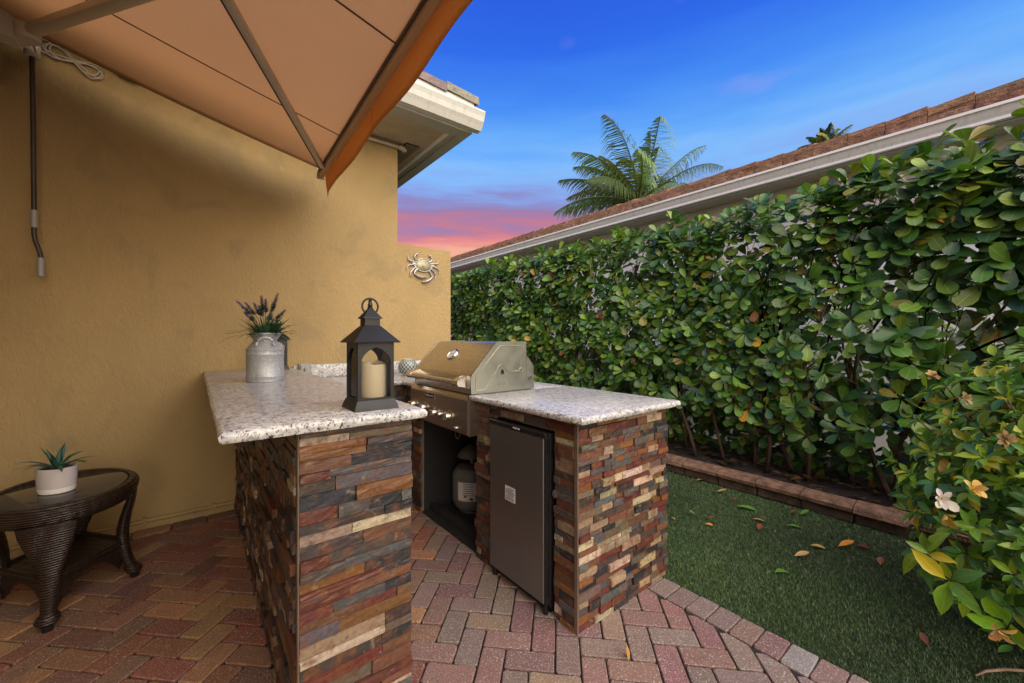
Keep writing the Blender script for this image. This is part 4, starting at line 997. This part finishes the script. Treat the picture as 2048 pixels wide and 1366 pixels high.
MB().add([p for i in range(n+1) for p in (V[i*K]*.86+V[i*K+1]*.14+Vector((-.0012, 0, 0)), V[i*K]*.80+V[i*K+1]*.20+Vector((-.0012, 0, 0)))], [(2*i, 2*i+1, 2*i+3, 2*i+2) for i in range(n)]).build('valance_stitch', MT['seam'], va, False, False)
for ys in (2.3, 1.1): MB().add([V[int((ys-AY0)/(AY1+.02-AY0)*n)*K+k]+Vector((-.0012, d, 0)) for k in range(K) for d in (-.002, .002)], [(2*k, 2*k+1, 2*k+3, 2*k+2) for k in range(K-1)]).build('valance_seam', MT['seam'], va, False, False)
for o in [c for c in aw.children_recursive if c.type == 'MESH']:    # the bar hangs a little askew in plan
    for w_ in o.data.vertices: w_.co.x -= .033*(AY1-w_.co.y)*min(1, max(0, (w_.co.x-AX0)/(AX1-AX0)))
# folding arm: shoulder bracket, upper arm, elbow, forearm
def arm_bar(name, a, b, w, h, mat, par):
    a, b = Vector(a), Vector(b); d = (b-a).normalized(); s = d.cross(Vector((0, 0, 1))).normalized(); u = s.cross(d); sec = []
    for k in range(12):
        t = 2*math.pi*k/12; cx_, cz_ = math.cos(t), math.sin(t); sec.append((w*math.copysign(abs(cx_)**.5, cx_), h*math.copysign(abs(cz_)**.5, cz_)))
    Vv = [p+s*x_+u*z_ for p in (a, b) for x_, z_ in sec]
    return MB().add(Vv, [(i, (i+1) % 12, 12+(i+1) % 12, 12+i) for i in range(12)]+[tuple(range(12)), tuple(range(12, 24))]).build(name, mat, par, True)
SH = Vector((-.700, 3.318, 2.980)); EL = Vector((.047, 2.005, 2.790)); FB = Vector((.755, 3.285, 2.622))
arm_bar('upper_arm', SH, EL, .030, .026, MT['alu'], aw); ua = arm_bar('forearm', EL, FB, .022, .020, MT['alu'], aw)
arm_bar('forearm_groove', EL+Vector((-.012, .010, -.019)), FB+Vector((-.012, .006, -.019)), .0035, .003, MT['slot'], ua)
MB().lathe([(0, -.035), (.036, -.035), (.040, -.02), (.040, .02), (.036, .035), (0, .035)], EL, 18).build('elbow', MT['bracket'], aw, True)
MB().lathe([(0, -.05), (.046, -.05), (.050, -.03), (.050, .02), (.04, .032), (0, .035)], SH+Vector((-.01, .01, 0)), 20).build('shoulder', MT['bracket'], aw, True)
MB().prism([(-.93, 2.99), (-.93, 3.10), (-.80, 3.06), (-.735, 3.02), (-.72, 2.96), (-.76, 2.925), (-.86, 2.93)], 1, 3.33, 3.44).build('shoulder_bracket', MT['bracket'], aw)
MB().box(-.9345, -.845, 3.36, 3.50, 2.83, 2.935, .008).build('mount_plate', MT['bracket'], aw)
MB().prism([(-.93, 3.05), (-.93, 3.19), (-.82, 3.19), (-.79, 3.13), (-.80, 3.085), (-.84, 3.06)], 1, .55, 3.55).build('cassette', MT['alu'], aw)
MB().tube([(-.90, 3.2, 3.03), (-.80, 3.34, 2.985), (-.76, 3.40, 2.94), (-.70, 3.43, 2.915), (-.72, 3.44, 2.99)], .006, 6).build('bracket_cable', MT['cable'], aw, True)
MB().lathe([(0, -.05), (.03, -.05), (.034, -.04), (.034, .03), (.022, .05), (0, .05)], (-.752, 3.60, 3.02), 14).build('gear_box', MT['bracket'], aw, True)
tube('gear_link', MT['bracket'], aw, [(-.80, 3.42, 3.03), (-.752, 3.60, 3.04)], .02, 10)
# second, mirrored arm beyond the view is left off; crank rod
ck = root('awning_crank', (-.748, 3.62, 1.68), 'dark hanging awning crank rod with grey grips against wall', 'crank')
tube('rod', MT['rod'], ck, [(-.752, 3.60, 2.97), (-.750, 3.61, 2.6), (-.748, 3.62, 2.06)], .0115, 10)
tube('upper_grip', MT['greyplastic'], ck, [(-.748, 3.62, 2.075), (-.748, 3.62, 1.972)], .0165, 12)
tube('crank_bend', MT['rod'], ck, [(-.748, 3.62, 1.975), (-.748, 3.62, 1.93), (-.742, 3.618, 1.89), (-.725, 3.615, 1.83), (-.721, 3.614, 1.80), (-.721, 3.614, 1.77)], .0115, 10)
tube('lower_grip', MT['greyplastic'], ck, [(-.721, 3.614, 1.795), (-.721, 3.614, 1.685)], .0155, 12)
cc = root('coiled_cable', (-.6, 3.73, 3.03), 'bundle of coiled cream cable hanging on the wall under the awning', 'cable')
def coil(c, L, H_, tilt, n=40, ph=0.):
    return [Vector(c)+Vector((math.cos(tilt)*L*math.sin(t)-math.sin(tilt)*H_*math.sin(2*t+ph), -.006-.010*math.cos(t*1.5), -math.sin(tilt)*L*math.sin(t)-math.cos(tilt)*H_*math.sin(2*t+ph))) for t in [2*math.pi*i/n for i in range(n+1)]]
for i, (L, H_, ph) in enumerate(((.125, .048, 0), (.11, .036, .25), (.135, .03, -.2))): tube('loop', MT['cable'], cc, coil((-.60, 3.722, 3.075), L, H_, .35, 44, ph), .0042, 6)
tube('lead', MT['cable'], cc, [(-.75, 3.70, 3.10), (-.735, 3.712, 3.075), (-.70, 3.722, 3.07), (-.64, 3.722, 3.085)], .0042, 6)
for i in range(3): tube('dark_loop', MT['blackcable'], cc, coil((-.42+i*.035, 3.724, 3.105-.012*i), .06, .025, .5, 30, .3*i), .0042, 6)

# ================================================================== HEDGE
hg = root('clusia_hedge', (4.25, 3.5, .05), 'tall trimmed hedge of thick rounded green leaves along neighbour side', 'hedge')
GREENS = [(.080, .185, .024), (.105, .220, .028), (.050, .130, .025), (.155, .270, .032), (.055, .140, .042), (.070, .165, .055), (.19, .29, .042), (.040, .10, .026)]
hl = []
def hedge_cluster(p, out, n, ln, gset=None, tilt=(45, 82)):
    x_, y_, z_ = rot_between(out); a0 = random.uniform(0, 6.28)
    for k in range(n):
        a = a0+k*(math.pi if k % 2 else 0)+(k//2)*R(72)+random.uniform(-.25, .25); tl = R(random.uniform(*tilt)); l = ln*random.triangular(.5, 1.3, .95)
        d = (x_*math.cos(a)+y_*math.sin(a))*math.sin(tl)+z_*math.cos(tl); d.z -= .12
        nr = z_*.9+Vector((0, 0, .35))-d*.2+Vector((random.uniform(-.3, .3), random.uniform(-.3, .3), 0))
        r_ = random.random(); c = jit(random.choice(gset or GREENS), .22)
        if r_ < .005: c = jit((.55, .30, .03), .15)
        elif r_ < .024: c = jit((.24, .22, .03), .15)
        elif r_ < .032: c = jit((.20, .09, .03), .2)
        hl.append((leaf_mat(Vector(p)+d*.012, d, nr, l, l*random.uniform(.86, 1.08)), c, random.randrange(4)))
def top_z(y): return 2.50+.08*mnoise.noise((y*1.3, 4.2, 0))+.10*mnoise.noise((y*4.1, 1.2, 7))+(.12 if y < .55 else .04 if y < 1.2 else 0)
def front_x(y, z): return 3.99+.13*mnoise.noise((y*1.1, z*1.2, 2.))+.12*mnoise.noise((y*2.9, z*2.7, 9.))
def lsize(y): return .124+.052*max(0., min(1., (1.3-y)/1.6))
def dens(y, z):
    d = 1.0 if z > 1.35 else .48+.52*max(0, (z-.35))/1.0
    g_ = mnoise.noise((y*1.7, z*1.9, 5.3))
    if y < 1.6: d *= .85 if z < 1.9 else 1
    if y < 1.7 and z > 1.65: return 1.
    if g_ < -.22: d *= .40
    if -.02 < y < .42 and 1.2 < z < 1.9: d *= .4
    return d
for k in range(2750):                                   # outer skin
    y = random.uniform(-.9, 9.6); z = random.uniform(.14, 1)**.85*2.5
    if z > top_z(y) or random.random() > dens(y, z): continue
    if y < 1.2 and z < 1.95 and random.random() < .3: continue
    x = front_x(y, z)+random.uniform(-.02, .12)
    out = Vector((-1, random.uniform(-.55, .45), random.uniform(-.15, .8)+(.6 if z > 2.2 else 0)))
    hedge_cluster((x, y, z), out, random.randint(5, 8), lsize(y))
for k in range(1350):                                    # deeper leaves
    y = random.uniform(-.9, 9.6); z = random.uniform(.2, 2.4); 
    if random.random() > dens(y, z)*.9: continue
    x = front_x(y, z)+random.uniform(.14, .62); hedge_cluster((x, y, z), Vector((-.8, random.uniform(-.8, .8), random.uniform(-.2, 1))), random.randint(4, 6), lsize(y))
for k in range(620):                                    # top
    y = random.uniform(-.9, 9.6); x = random.uniform(4.0, 4.75); z = top_z(y)+random.uniform(-.12, .07)
    hedge_cluster((x, y, z), Vector((random.uniform(-.6, .3), random.uniform(-.5, .5), 1)), random.randint(4, 7), lsize(y)*.95, GREENS+[(.20, .32, .05), (.17, .29, .045)], (25, 70))
for k in range(1250):                                    # far side
    y = random.uniform(-1.4, 9.0); z = random.triangular(.08, 2.35, .7)
    if z > 1.2 and random.random() > dens(y, z)*.8: continue
    hedge_cluster((4.78+random.uniform(-.1, .1), y, z), Vector((random.choice((-.6, 1)), random.uniform(-.5, .5), .3)), random.randint(4, 6), .12)
for k in range(520):                                    # low growth down to the soil
    y = random.uniform(-1.2, 8); z = random.uniform(.1, .75)**1.2; hedge_cluster((random.uniform(4.40, 4.95), y, z+.05), Vector((-.7, random.uniform(-.8, .8), random.uniform(-.1, .9))), random.randint(4, 7), .125)
def leaf_score(M):
    p = M.translation; d, u, w = seen(p)
    if d < .5 or abs(u) > 1.27 or abs(w) > .85: return 0
    return M.to_scale()[0]/d*(1 if p.x < front_x(p.y, p.z)+.06 else .2)
hl.sort(key=lambda l: -leaf_score(l[0]))
lm = leaf_meshes('leaf', L_CLUSIA, MT['leaf'])
for M, c, k in hl[:300]: place('leaf', lm[k], M, c, hg)
joined_leaves('foliage', hl[300:], L_CLUSIA, MT['leaf'], hg)
def branchy(m, p, d, ln, r, depth):
    pts = [Vector(p)]; dd = Vector(d).normalized(); n = 5
    for i in range(n):
        dd = (dd+Vector((random.uniform(-.22, .22), random.uniform(-.22, .22), random.uniform(-.05, .22)))).normalized(); pts.append(pts[-1]+dd*ln/n)
    m.tube(pts, [r*(1-.5*i/n) for i in range(n+1)], 6 if r > .006 else 4)
    if depth > 0:
        for i in range(random.randint(2, 3)):
            b = pts[random.randint(2, n)]; branchy(m, b, dd+Vector((random.uniform(-1.1, .7), random.uniform(-.9, .9), random.uniform(-.2, .6))), ln*random.uniform(.45, .75), r*.55, depth-1)
for k in range(50):
    y = -.9+k*.20+random.uniform(-.08, .08); m = MB(); branchy(m, (4.32+random.uniform(-.12, .12), y, .04), (random.uniform(-.2, .1), random.uniform(-.25, .25), 1), random.uniform(1.2, 1.6), random.uniform(.014, .026), 3)
    m.v = [(min(max(p[0], 4.0), 4.8), p[1], min(p[2], 2.42)) for p in m.v]; m.build('stem', MT['bark'], hg, 'all', False)
tw = MB()
for k in range(300):
    y = random.uniform(-.7, 4); z = random.uniform(.25, 2.2); p = Vector((front_x(y, z)+.25, y, z)); pts = [p]
    for i in range(4): pts.append(pts[-1]+Vector((random.uniform(-.09, .0), random.uniform(-.08, .08), random.uniform(-.05, .06))))
    tw.tube(pts, [.005, .0045, .004, .0035, .003], 5)
o = tw.build('twigs', MT['twig'], hg, 'all', False); o['kind'] = 'stuff'

# ---- bed litter
lt = []
for k in range(420):
    x = random.uniform(3.86, 4.6); y = random.uniform(-.8, 5); a = random.uniform(0, 6.28); l = random.uniform(.05, .12)
    lt.append((leaf_mat((x, y, .085+random.uniform(0, .02)), (math.cos(a), math.sin(a), random.uniform(-.15, .15)), (random.uniform(-.3, .3), random.uniform(-.3, .3), 1), l, l), jit(random.choice([(.05, .03, .018), (.09, .05, .02), (.03, .05, .018), (.12, .07, .025), (.035, .024, .016)]), .3), k))
o = joined_leaves('leaf_litter', lt, L_CLUSIA, MT['fol'], None); tag(o, 'dead brown leaves lying on the soil under the hedge', 'leaf litter')

# ================================================================== GARDENIA BUSH
ga = root('gardenia_bush', (2.98, -.20, -.014), 'yellow green gardenia bush with fading blooms on the turf edge', 'bush')
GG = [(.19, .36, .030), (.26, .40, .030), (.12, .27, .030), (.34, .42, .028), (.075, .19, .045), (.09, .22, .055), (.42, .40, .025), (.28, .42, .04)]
gl_ = []; stems = []
base = Vector((3.02, -.22, 0))
def gard_cluster(tip, d, n, ln):
    x_, y_, z_ = rot_between(d); a0 = random.uniform(0, 6.28)
    for k in range(n):
        a = a0+k*2.4; tl = R(random.uniform(28, 88)); l = ln*random.uniform(.65, 1.2); dd = (x_*math.cos(a)+y_*math.sin(a))*math.sin(tl)+z_*math.cos(tl)
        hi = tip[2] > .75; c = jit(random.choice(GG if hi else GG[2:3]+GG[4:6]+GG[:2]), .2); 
        if random.random() < .025: c = jit((.46, .38, .02), .15)
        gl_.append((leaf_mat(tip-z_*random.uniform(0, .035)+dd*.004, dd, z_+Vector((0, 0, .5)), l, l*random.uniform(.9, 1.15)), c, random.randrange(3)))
def bush_r(z): return .30+.30*math.sin(min(1, max(0, (z+.05)/1.35))*math.pi)**.6+.06*mnoise.noise((z*4, 1., 2.))
m_st = []
for k in range(600):
    z = random.uniform(.12, 1.42); a = random.uniform(R(95), R(300)); r_ = bush_r(z)*random.uniform(.45, 1.08)
    if z > 1.05: r_ *= 1-.55*(z-1.05)/.35
    tip = Vector((base.x+math.cos(a)*r_, base.y+math.sin(a)*r_*1.0, z))
    if tip.x < 2.14: continue
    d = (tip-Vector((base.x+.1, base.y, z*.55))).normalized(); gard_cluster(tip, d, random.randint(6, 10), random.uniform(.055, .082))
    if k % 4 == 0:
        b0 = base+Vector((random.uniform(-.05, .08), random.uniform(-.05, .05), random.uniform(.1, max(.12, z*.5)))); mid = b0.lerp(tip, .5)+Vector((0, 0, .05)); mb = MB(); mb.tube([b0, b0.lerp(mid, .6), mid, mid.lerp(tip, .6), tip], [.008, .006, .005, .004, .003], 6)
        mb.build('branch', MT['bark'], ga, 'all', False)
for k in range(6):                                      # trunks from the ground
    mb = MB(); mb.tube([base+Vector((random.uniform(-.05, .05), random.uniform(-.05, .05), -.014)), base+Vector((random.uniform(-.1, .1), random.uniform(-.1, .1), .3)), base+Vector((random.uniform(-.2, .1), random.uniform(-.2, .2), .75))], [.014, .011, .007], 7); mb.build('stem', MT['bark'], ga, 'all', False)
for p, d in (((2.36, .235, .43), (-.6, .5, .25)), ((2.40, .12, .30), (-.5, .2, -.2)), ((2.46, .02, .2), (-.5, .1, -.3)), ((2.33, .17, .36), (-.8, .3, .1))): gard_cluster(Vector(p), Vector(d), 7, .115)
gl_.sort(key=lambda l: -leaf_score(l[0]) if abs(seen(l[0].translation)[1]) < 1.27 else 0)
gmz = leaf_meshes('leaf', L_GARD, MT['gleaf'])
for M, c, k in gl_[:300]: place('leaf', gmz[k], M, c, ga)
joined_leaves('foliage', gl_[300:], L_GARD, MT['gleaf'], ga)
PET = [leaf_template([(0, 0), (.10, .08), (.35, .26), (.65, .36), (.88, .26), (1, 0)], f, d) for f, d in ((.4, .3), (.5, -.25), (.3, .5))]
def bloom(p, out, n, ln, pal, lab, rag=.3):
    x_, y_, z_ = rot_between(out); L = []
    for k in range(n):
        a = k*2.4; tl = R(25+60*k/n+random.uniform(-12, 12)*(1+rag)); dd = (x_*math.cos(a)+y_*math.sin(a))*math.sin(tl)+z_*math.cos(tl); dd.z -= rag*.4*random.random()
        l = ln*random.uniform(.6, 1.15); L.append((leaf_mat(Vector(p)+dd*.003, dd, z_-dd*.3, l, l*random.uniform(.6, 1.1)), jit(random.choice(pal), .12), k))
    o = joined_leaves('flower', L, PET, MT['petal'], ga, None); o['label'] = lab
YEL = [(.62, .40, .10), (.70, .50, .18), (.55, .33, .08)]; TAN = [(.30, .19, .085), (.38, .26, .12), (.22, .12, .05)]; WHT = [(.78, .72, .66), (.82, .76, .72), (.74, .66, .58)]
bloom((2.44, .195, .645), (-.7, -.2, .4), 8, .050, WHT, 'white gardenia bloom', .6)
bloom((2.45, .185, .585), (-.7, -.2, -.6), 4, .05, YEL, 'yellowed lower petals', .6)
bloom((2.43, .11, .712), (-.5, -.4, .5), 9, .042, YEL, 'faded yellow bloom')
bloom((2.43, .222, 1.157), (-.5, -.5, .5), 14, .024, TAN, 'dried tan bloom')
bloom((2.43, .13, 1.072), (-.5, -.5, .3), 11, .026, TAN, 'dried tan bloom')
bloom((2.42, .03, .934), (-.5, -.5, .2), 16, .028, TAN, 'dried tan bloom')
bloom((2.36, .045, .225), (-.7, -.1, -.5), 9, .045, [(.62, .36, .18), (.70, .48, .30), (.55, .28, .10)], 'wilted peach bloom', .8)

# ================================================================== PALMS
def frond(par, p, az, el0, ln, droop, wind, n=52, col=(.045, .085, .028)):
    d = Vector((math.cos(az)*math.cos(el0), math.sin(az)*math.cos(el0), math.sin(el0))); pts = []; q_ = Vector(p)
    for i in range(13):
        t = i/12; pts.append(q_.copy()); dd = (d+Vector((wind.x*t, wind.y*t, -droop*t*t*1.6))).normalized(); q_ = q_+dd*ln/12
    m = MB(); m.tube(pts, [.05*(1-.85*i/12) for i in range(13)], 5); L = []
    fr_ = joined = None
    V = []; F = []
    for i in range(n*2):
        t = .16+.84*(i//2)/n; s_ = 1 if i % 2 else -1; f = t*12; k = min(11, int(f)); P_ = pts[k].lerp(pts[k+1], f-k); tan = (pts[k+1]-pts[k]).normalized(); side = tan.cross(Vector((0, 0, 1)))
        if side.length < .05: side = Vector((1, 0, 0))
        side.normalize(); l = ln*(.28*math.sin(math.pi*min(1, .15+t*.85))+.05)*random.uniform(.8, 1.15); dd = (side*s_*.75+tan*.75+Vector((0, 0, -.45-.5*random.random()))+wind*.35).normalized()
        e = P_+dd*l*.55; e2 = e+(dd+Vector((0, 0, -1.1))+wind*.3).normalized()*l*.45; w = Vector((0, 0, 1)).cross(dd); w = (w.normalized() if w.length > .01 else Vector((1, 0, 0)))*.020+Vector((0, 0, .016)); b = len(m.v)
        m.v += [tuple(x) for x in (P_-w, P_+w, e-w*.9, e+w*.9, e2)]; m.f += [(b, b+1, b+3, b+2), (b+2, b+3, b+4)]
    o = m.build('frond', MT['palm'], par, False, False); o.color = (*jit(col, .2), 1); return o
def palm(x, y, zc, ln, n, lab, wind, els=(75, -25)):
    r_ = root('palm_tree', (x, y, -.1), lab, 'palm tree', 'palms behind the neighbour roof')
    MB().tube([(x+.4, y+.2, -.1), (x+.2, y+.1, zc*.5), (x, y, zc-.05)], [.22, .15, .13], 12).build('trunk', MT['bark'], r_, True)
    for k in range(n):
        frond(r_, (x, y, zc), k*2.4+.3, R(els[0]+(els[1]-els[0])*k/(n-1)+random.uniform(-7, 7)), ln*random.uniform(.85, 1.1)*(.78 if k < 4 else 1), random.uniform(.45, .9), wind, col=random.choice([(.12, .185, .04), (.085, .14, .05), (.19, .23, .06), (.105, .165, .065)]))
wind = -RT*.45
palm(17.5, 11.9, 8.15, 4.4, 32, 'large windblown coconut palm crown rising behind neighbour roof', wind)
palm(20.5, 12.2, 8.2, 3.2, 16, 'smaller palm just right of the large coconut palm', -RT*.15)
palm(17.97, 4.26, 8.25, .9, 12, 'spiky palm tip peeking over the middle of neighbour roof', -RT*.05, (85, 25))

# ================================================================== THINGS GLIMPSED THROUGH THE HEDGE
gwl = root('garden_wall', (5.55, 2.9, -.03), 'low white garden wall glimpsed behind the hedge', 'wall')
box('wall_body', MT['nwall'], gwl, 5.5, 5.62, 1.9, 6.5, -.03, 1.08); box('coping', MT['nwall'], gwl, 5.47, 5.65, 1.88, 6.52, 1.0805, 1.12, r=.006)
for i, (yy, lab) in enumerate(((2.75, 'terracotta pot behind hedge, nearer the grill'), (2.32, 'terracotta pot behind hedge, further from the grill'))):
    tp = root('terracotta_pot', (5.56, yy, 1.1205), lab, 'pot', 'pots behind the hedge')
    MB().lathe([(0, 0), (.10, 0), (.14, .22), (.13, .22), (.125, .19), (0, .19)], (5.56, yy, 1.1205), 20).build('pot_body', MT['terracotta'], tp, True); MB().lathe([(.141, .2), (.158, .2), (.158, .25), (.141, .25)], (5.56, yy, 1.1205), 20).build('pot_rim', MT['terracotta'], tp, True)
    L = []
    sp = root('potted_shrub', (5.56, yy, 1.32), ('yellow green shrub in terracotta pot nearer the grill' if i == 0 else 'yellow green shrub in terracotta pot further from grill'), 'plant', 'plants behind the hedge')
    for k in range(160):
        d = Vector((random.gauss(0, 1), random.gauss(0, 1), abs(random.gauss(0, 1)))).normalized(); L.append((leaf_mat(Vector((5.56, yy, 1.32))+d*random.uniform(.03, .24), d, (0, 0, 1), .08, .08), jit(random.choice([(.16, .24, .02), (.22, .30, .03), (.10, .2, .02)]), .2), k))
    joined_leaves('foliage', L, L_GARD, MT['gleaf'], sp)
for i, (yy, zz_, lab) in enumerate(((1.15, 1.15, 'bright yellow green shrub behind the sparse middle of hedge'), (-.2, .95, 'bright yellow green shrub behind the right end of hedge'))):
    sh = root('garden_shrub', (5.7, yy, -.03), lab, 'shrub', 'shrubs behind the hedge'); L = []
    for k in range(900):
        d = Vector((random.gauss(0, 1), random.gauss(0, 1), random.gauss(0, 1))).normalized(); p = Vector((5.72, yy, zz_))+Vector((d.x*.38, d.y*.5, d.z*.75))*random.uniform(.5, 1.05)
        L.append((leaf_mat(p, d, (0, 0, 1), .085, .09), jit(random.choice([(.15, .24, .02), (.22, .30, .03), (.09, .18, .02)]), .25), k))
    if i == 0:
        for k in range(14): L.append((leaf_mat(Vector((5.33, yy+.2+random.gauss(0, .05), 1.65+random.gauss(0, .05))), (random.gauss(0, 1), random.gauss(0, 1), random.gauss(0, 1)), (-1, 0, .5), .06, .09), (.55, .03, .35), k))
    joined_leaves('foliage', L, L_GARD, MT['gleaf'], sh); MB().tube([(5.72, yy, -.03), (5.72, yy, zz_)], [.03, .015], 8).build('stem', MT['bark'], sh, True)
tl_ = root('turquoise_panel', (5.35, 1.0, -.03), 'turquoise panel built as a bench glimpsed through gaps low in the hedge', 'bench')  # unidentified turquoise panel; the bench form is a guess
box('seat', MT['teal'], tl_, 5.20, 5.62, .45, 1.62, .43, .47); 
for k in range(3): box('back_slat', MT['teal'], tl_, 5.18, 5.20, .45, 1.62, .56+k*.115, .655+k*.115)
for yy in (.47, 1.56):
    for xx in (5.2, 5.56): box('leg', MT['teal'], tl_, xx+.001, xx+.05, yy, yy+.05, -.03, .4295)
    box('back_post', MT['teal'], tl_, 5.2005, 5.22, yy, yy+.05, .4705, .88)

# ================================================================== FALLEN LEAVES
fm = leaf_meshes('fallen_leaf', [leaf_template([(0, 0), (.1, .03), (.35, .15), (.6, .20), (.85, .13), (1, 0)], .35, -.15), leaf_template([(0, 0), (.1, .04), (.35, .17), (.65, .26), (.9, .18), (1, 0)], .2, .2)], MT['fol'])
FL = [((3.158, .698, 'orange'), 'long orange fallen leaf in the middle of the turf', .125, -.5), ((3.044, .811, 'tan'), 'slim tan fallen leaf just left of the long orange leaf', .085, -.9), ((2.814, .832, 'peach'), 'peach fallen leaf on turf in front of the slim tan leaf', .10, -.6),
      ((2.533, .841, 'green'), 'bright green oval leaf lying flat on middle of the turf', .10, -.4), ((3.088, .488, 'brown'), 'brown fallen leaf alone on the right part of turf', .085, .1), ((3.264, .629, 'maroon'), 'dark maroon fallen leaf right of the long orange leaf', .08, -.8),
      ((3.005, 1.091, 'rust'), 'rust red curled leaf on turf between island and edging', .08, .2), ((2.811, 1.365, 'orange'), 'small orange leaf on turf beside island wall', .055, -.9), ((2.907, 1.398, 'rust'), 'small rust leaf behind the small orange leaf', .06, -.7),
      ((3.238, .999, 'green'), 'green leaf on turf just in front of edging middle', .095, -.8), ((3.506, .995, 'green'), 'pale green leaf touching the edging blocks', .10, -.3), ((3.302, 1.358, 'green'), 'large green leaf on turf below the edging', .14, -1.0),
      ((3.385, 1.438, 'rust'), 'dark red leaf right behind the large green leaf', .07, -.5), ((3.599, 1.826, 'ochre'), 'rounded ochre leaf on turf at far edging', .12, -.2), ((3.466, 1.586, 'tan'), 'tan leaf lying between ochre leaf and large green leaf', .10, -.6),
      ((2.758, .11, 'green'), 'bright green leaf with stalk below the gardenia bush', .15, -1.1), ((2.615, .05, 'green'), 'small lime leaf on turf near the twig', .08, -.5), ((3.073, .212, 'green'), 'narrow green leaf on turf under gardenia branches', .07, -.9),
      ((2.44, .233, 'brown'), 'crumpled dark brown leaf on turf near the twig', .07, .4), ((2.706, 1.527, 'tan'), 'small tan leaf hugging the island wall', .05, .9), ((2.898, 1.478, 'green'), 'small lime leaf on turf beside island wall', .06, 1.2),
      ((3.155, 1.192, 'tan'), 'thin tan leaf between rust leaf and edging', .09, -.9), ((3.487, 1.053, 'rust'), 'small red leaf left of pale green leaf by edging', .06, -.4)]
FC = dict(orange=(.58, .24, .03), tan=(.42, .27, .08), peach=(.50, .28, .11), green=(.10, .26, .035), brown=(.20, .085, .035), maroon=(.11, .02, .02), rust=(.26, .06, .025), ochre=(.52, .30, .05))
for i, ((x, y, c), lab, ln, a) in enumerate(FL):
    o = place('fallen_leaf', fm[i % 2], leaf_mat((x, y, .010), (math.cos(a), math.sin(a), .06), (random.uniform(-.2, .2), random.uniform(-.2, .2), 1), ln, ln), jit(FC[c], .1), None); tag(o, lab, 'leaf', 'fallen leaves on the turf')
o = place('dead_flower', fm[0], leaf_mat((1.38, .98, .006), (.5, .6, .5), (.6, -.3, .6), .05, .09), (.45, .22, .05), None); tag(o, 'shrivelled orange petal on the pavers in front of island', 'petal')
tg = MB().tube([(2.38, .10, .004), (2.43, .075, .012), (2.50, .03, .012), (2.6, -.06, .010)], [.003, .005, .006, .005], 6).build('fallen_twig', MT['twig'], None, 'all', False); tag(tg, 'short brown twig on the turf at lower right', 'twig')
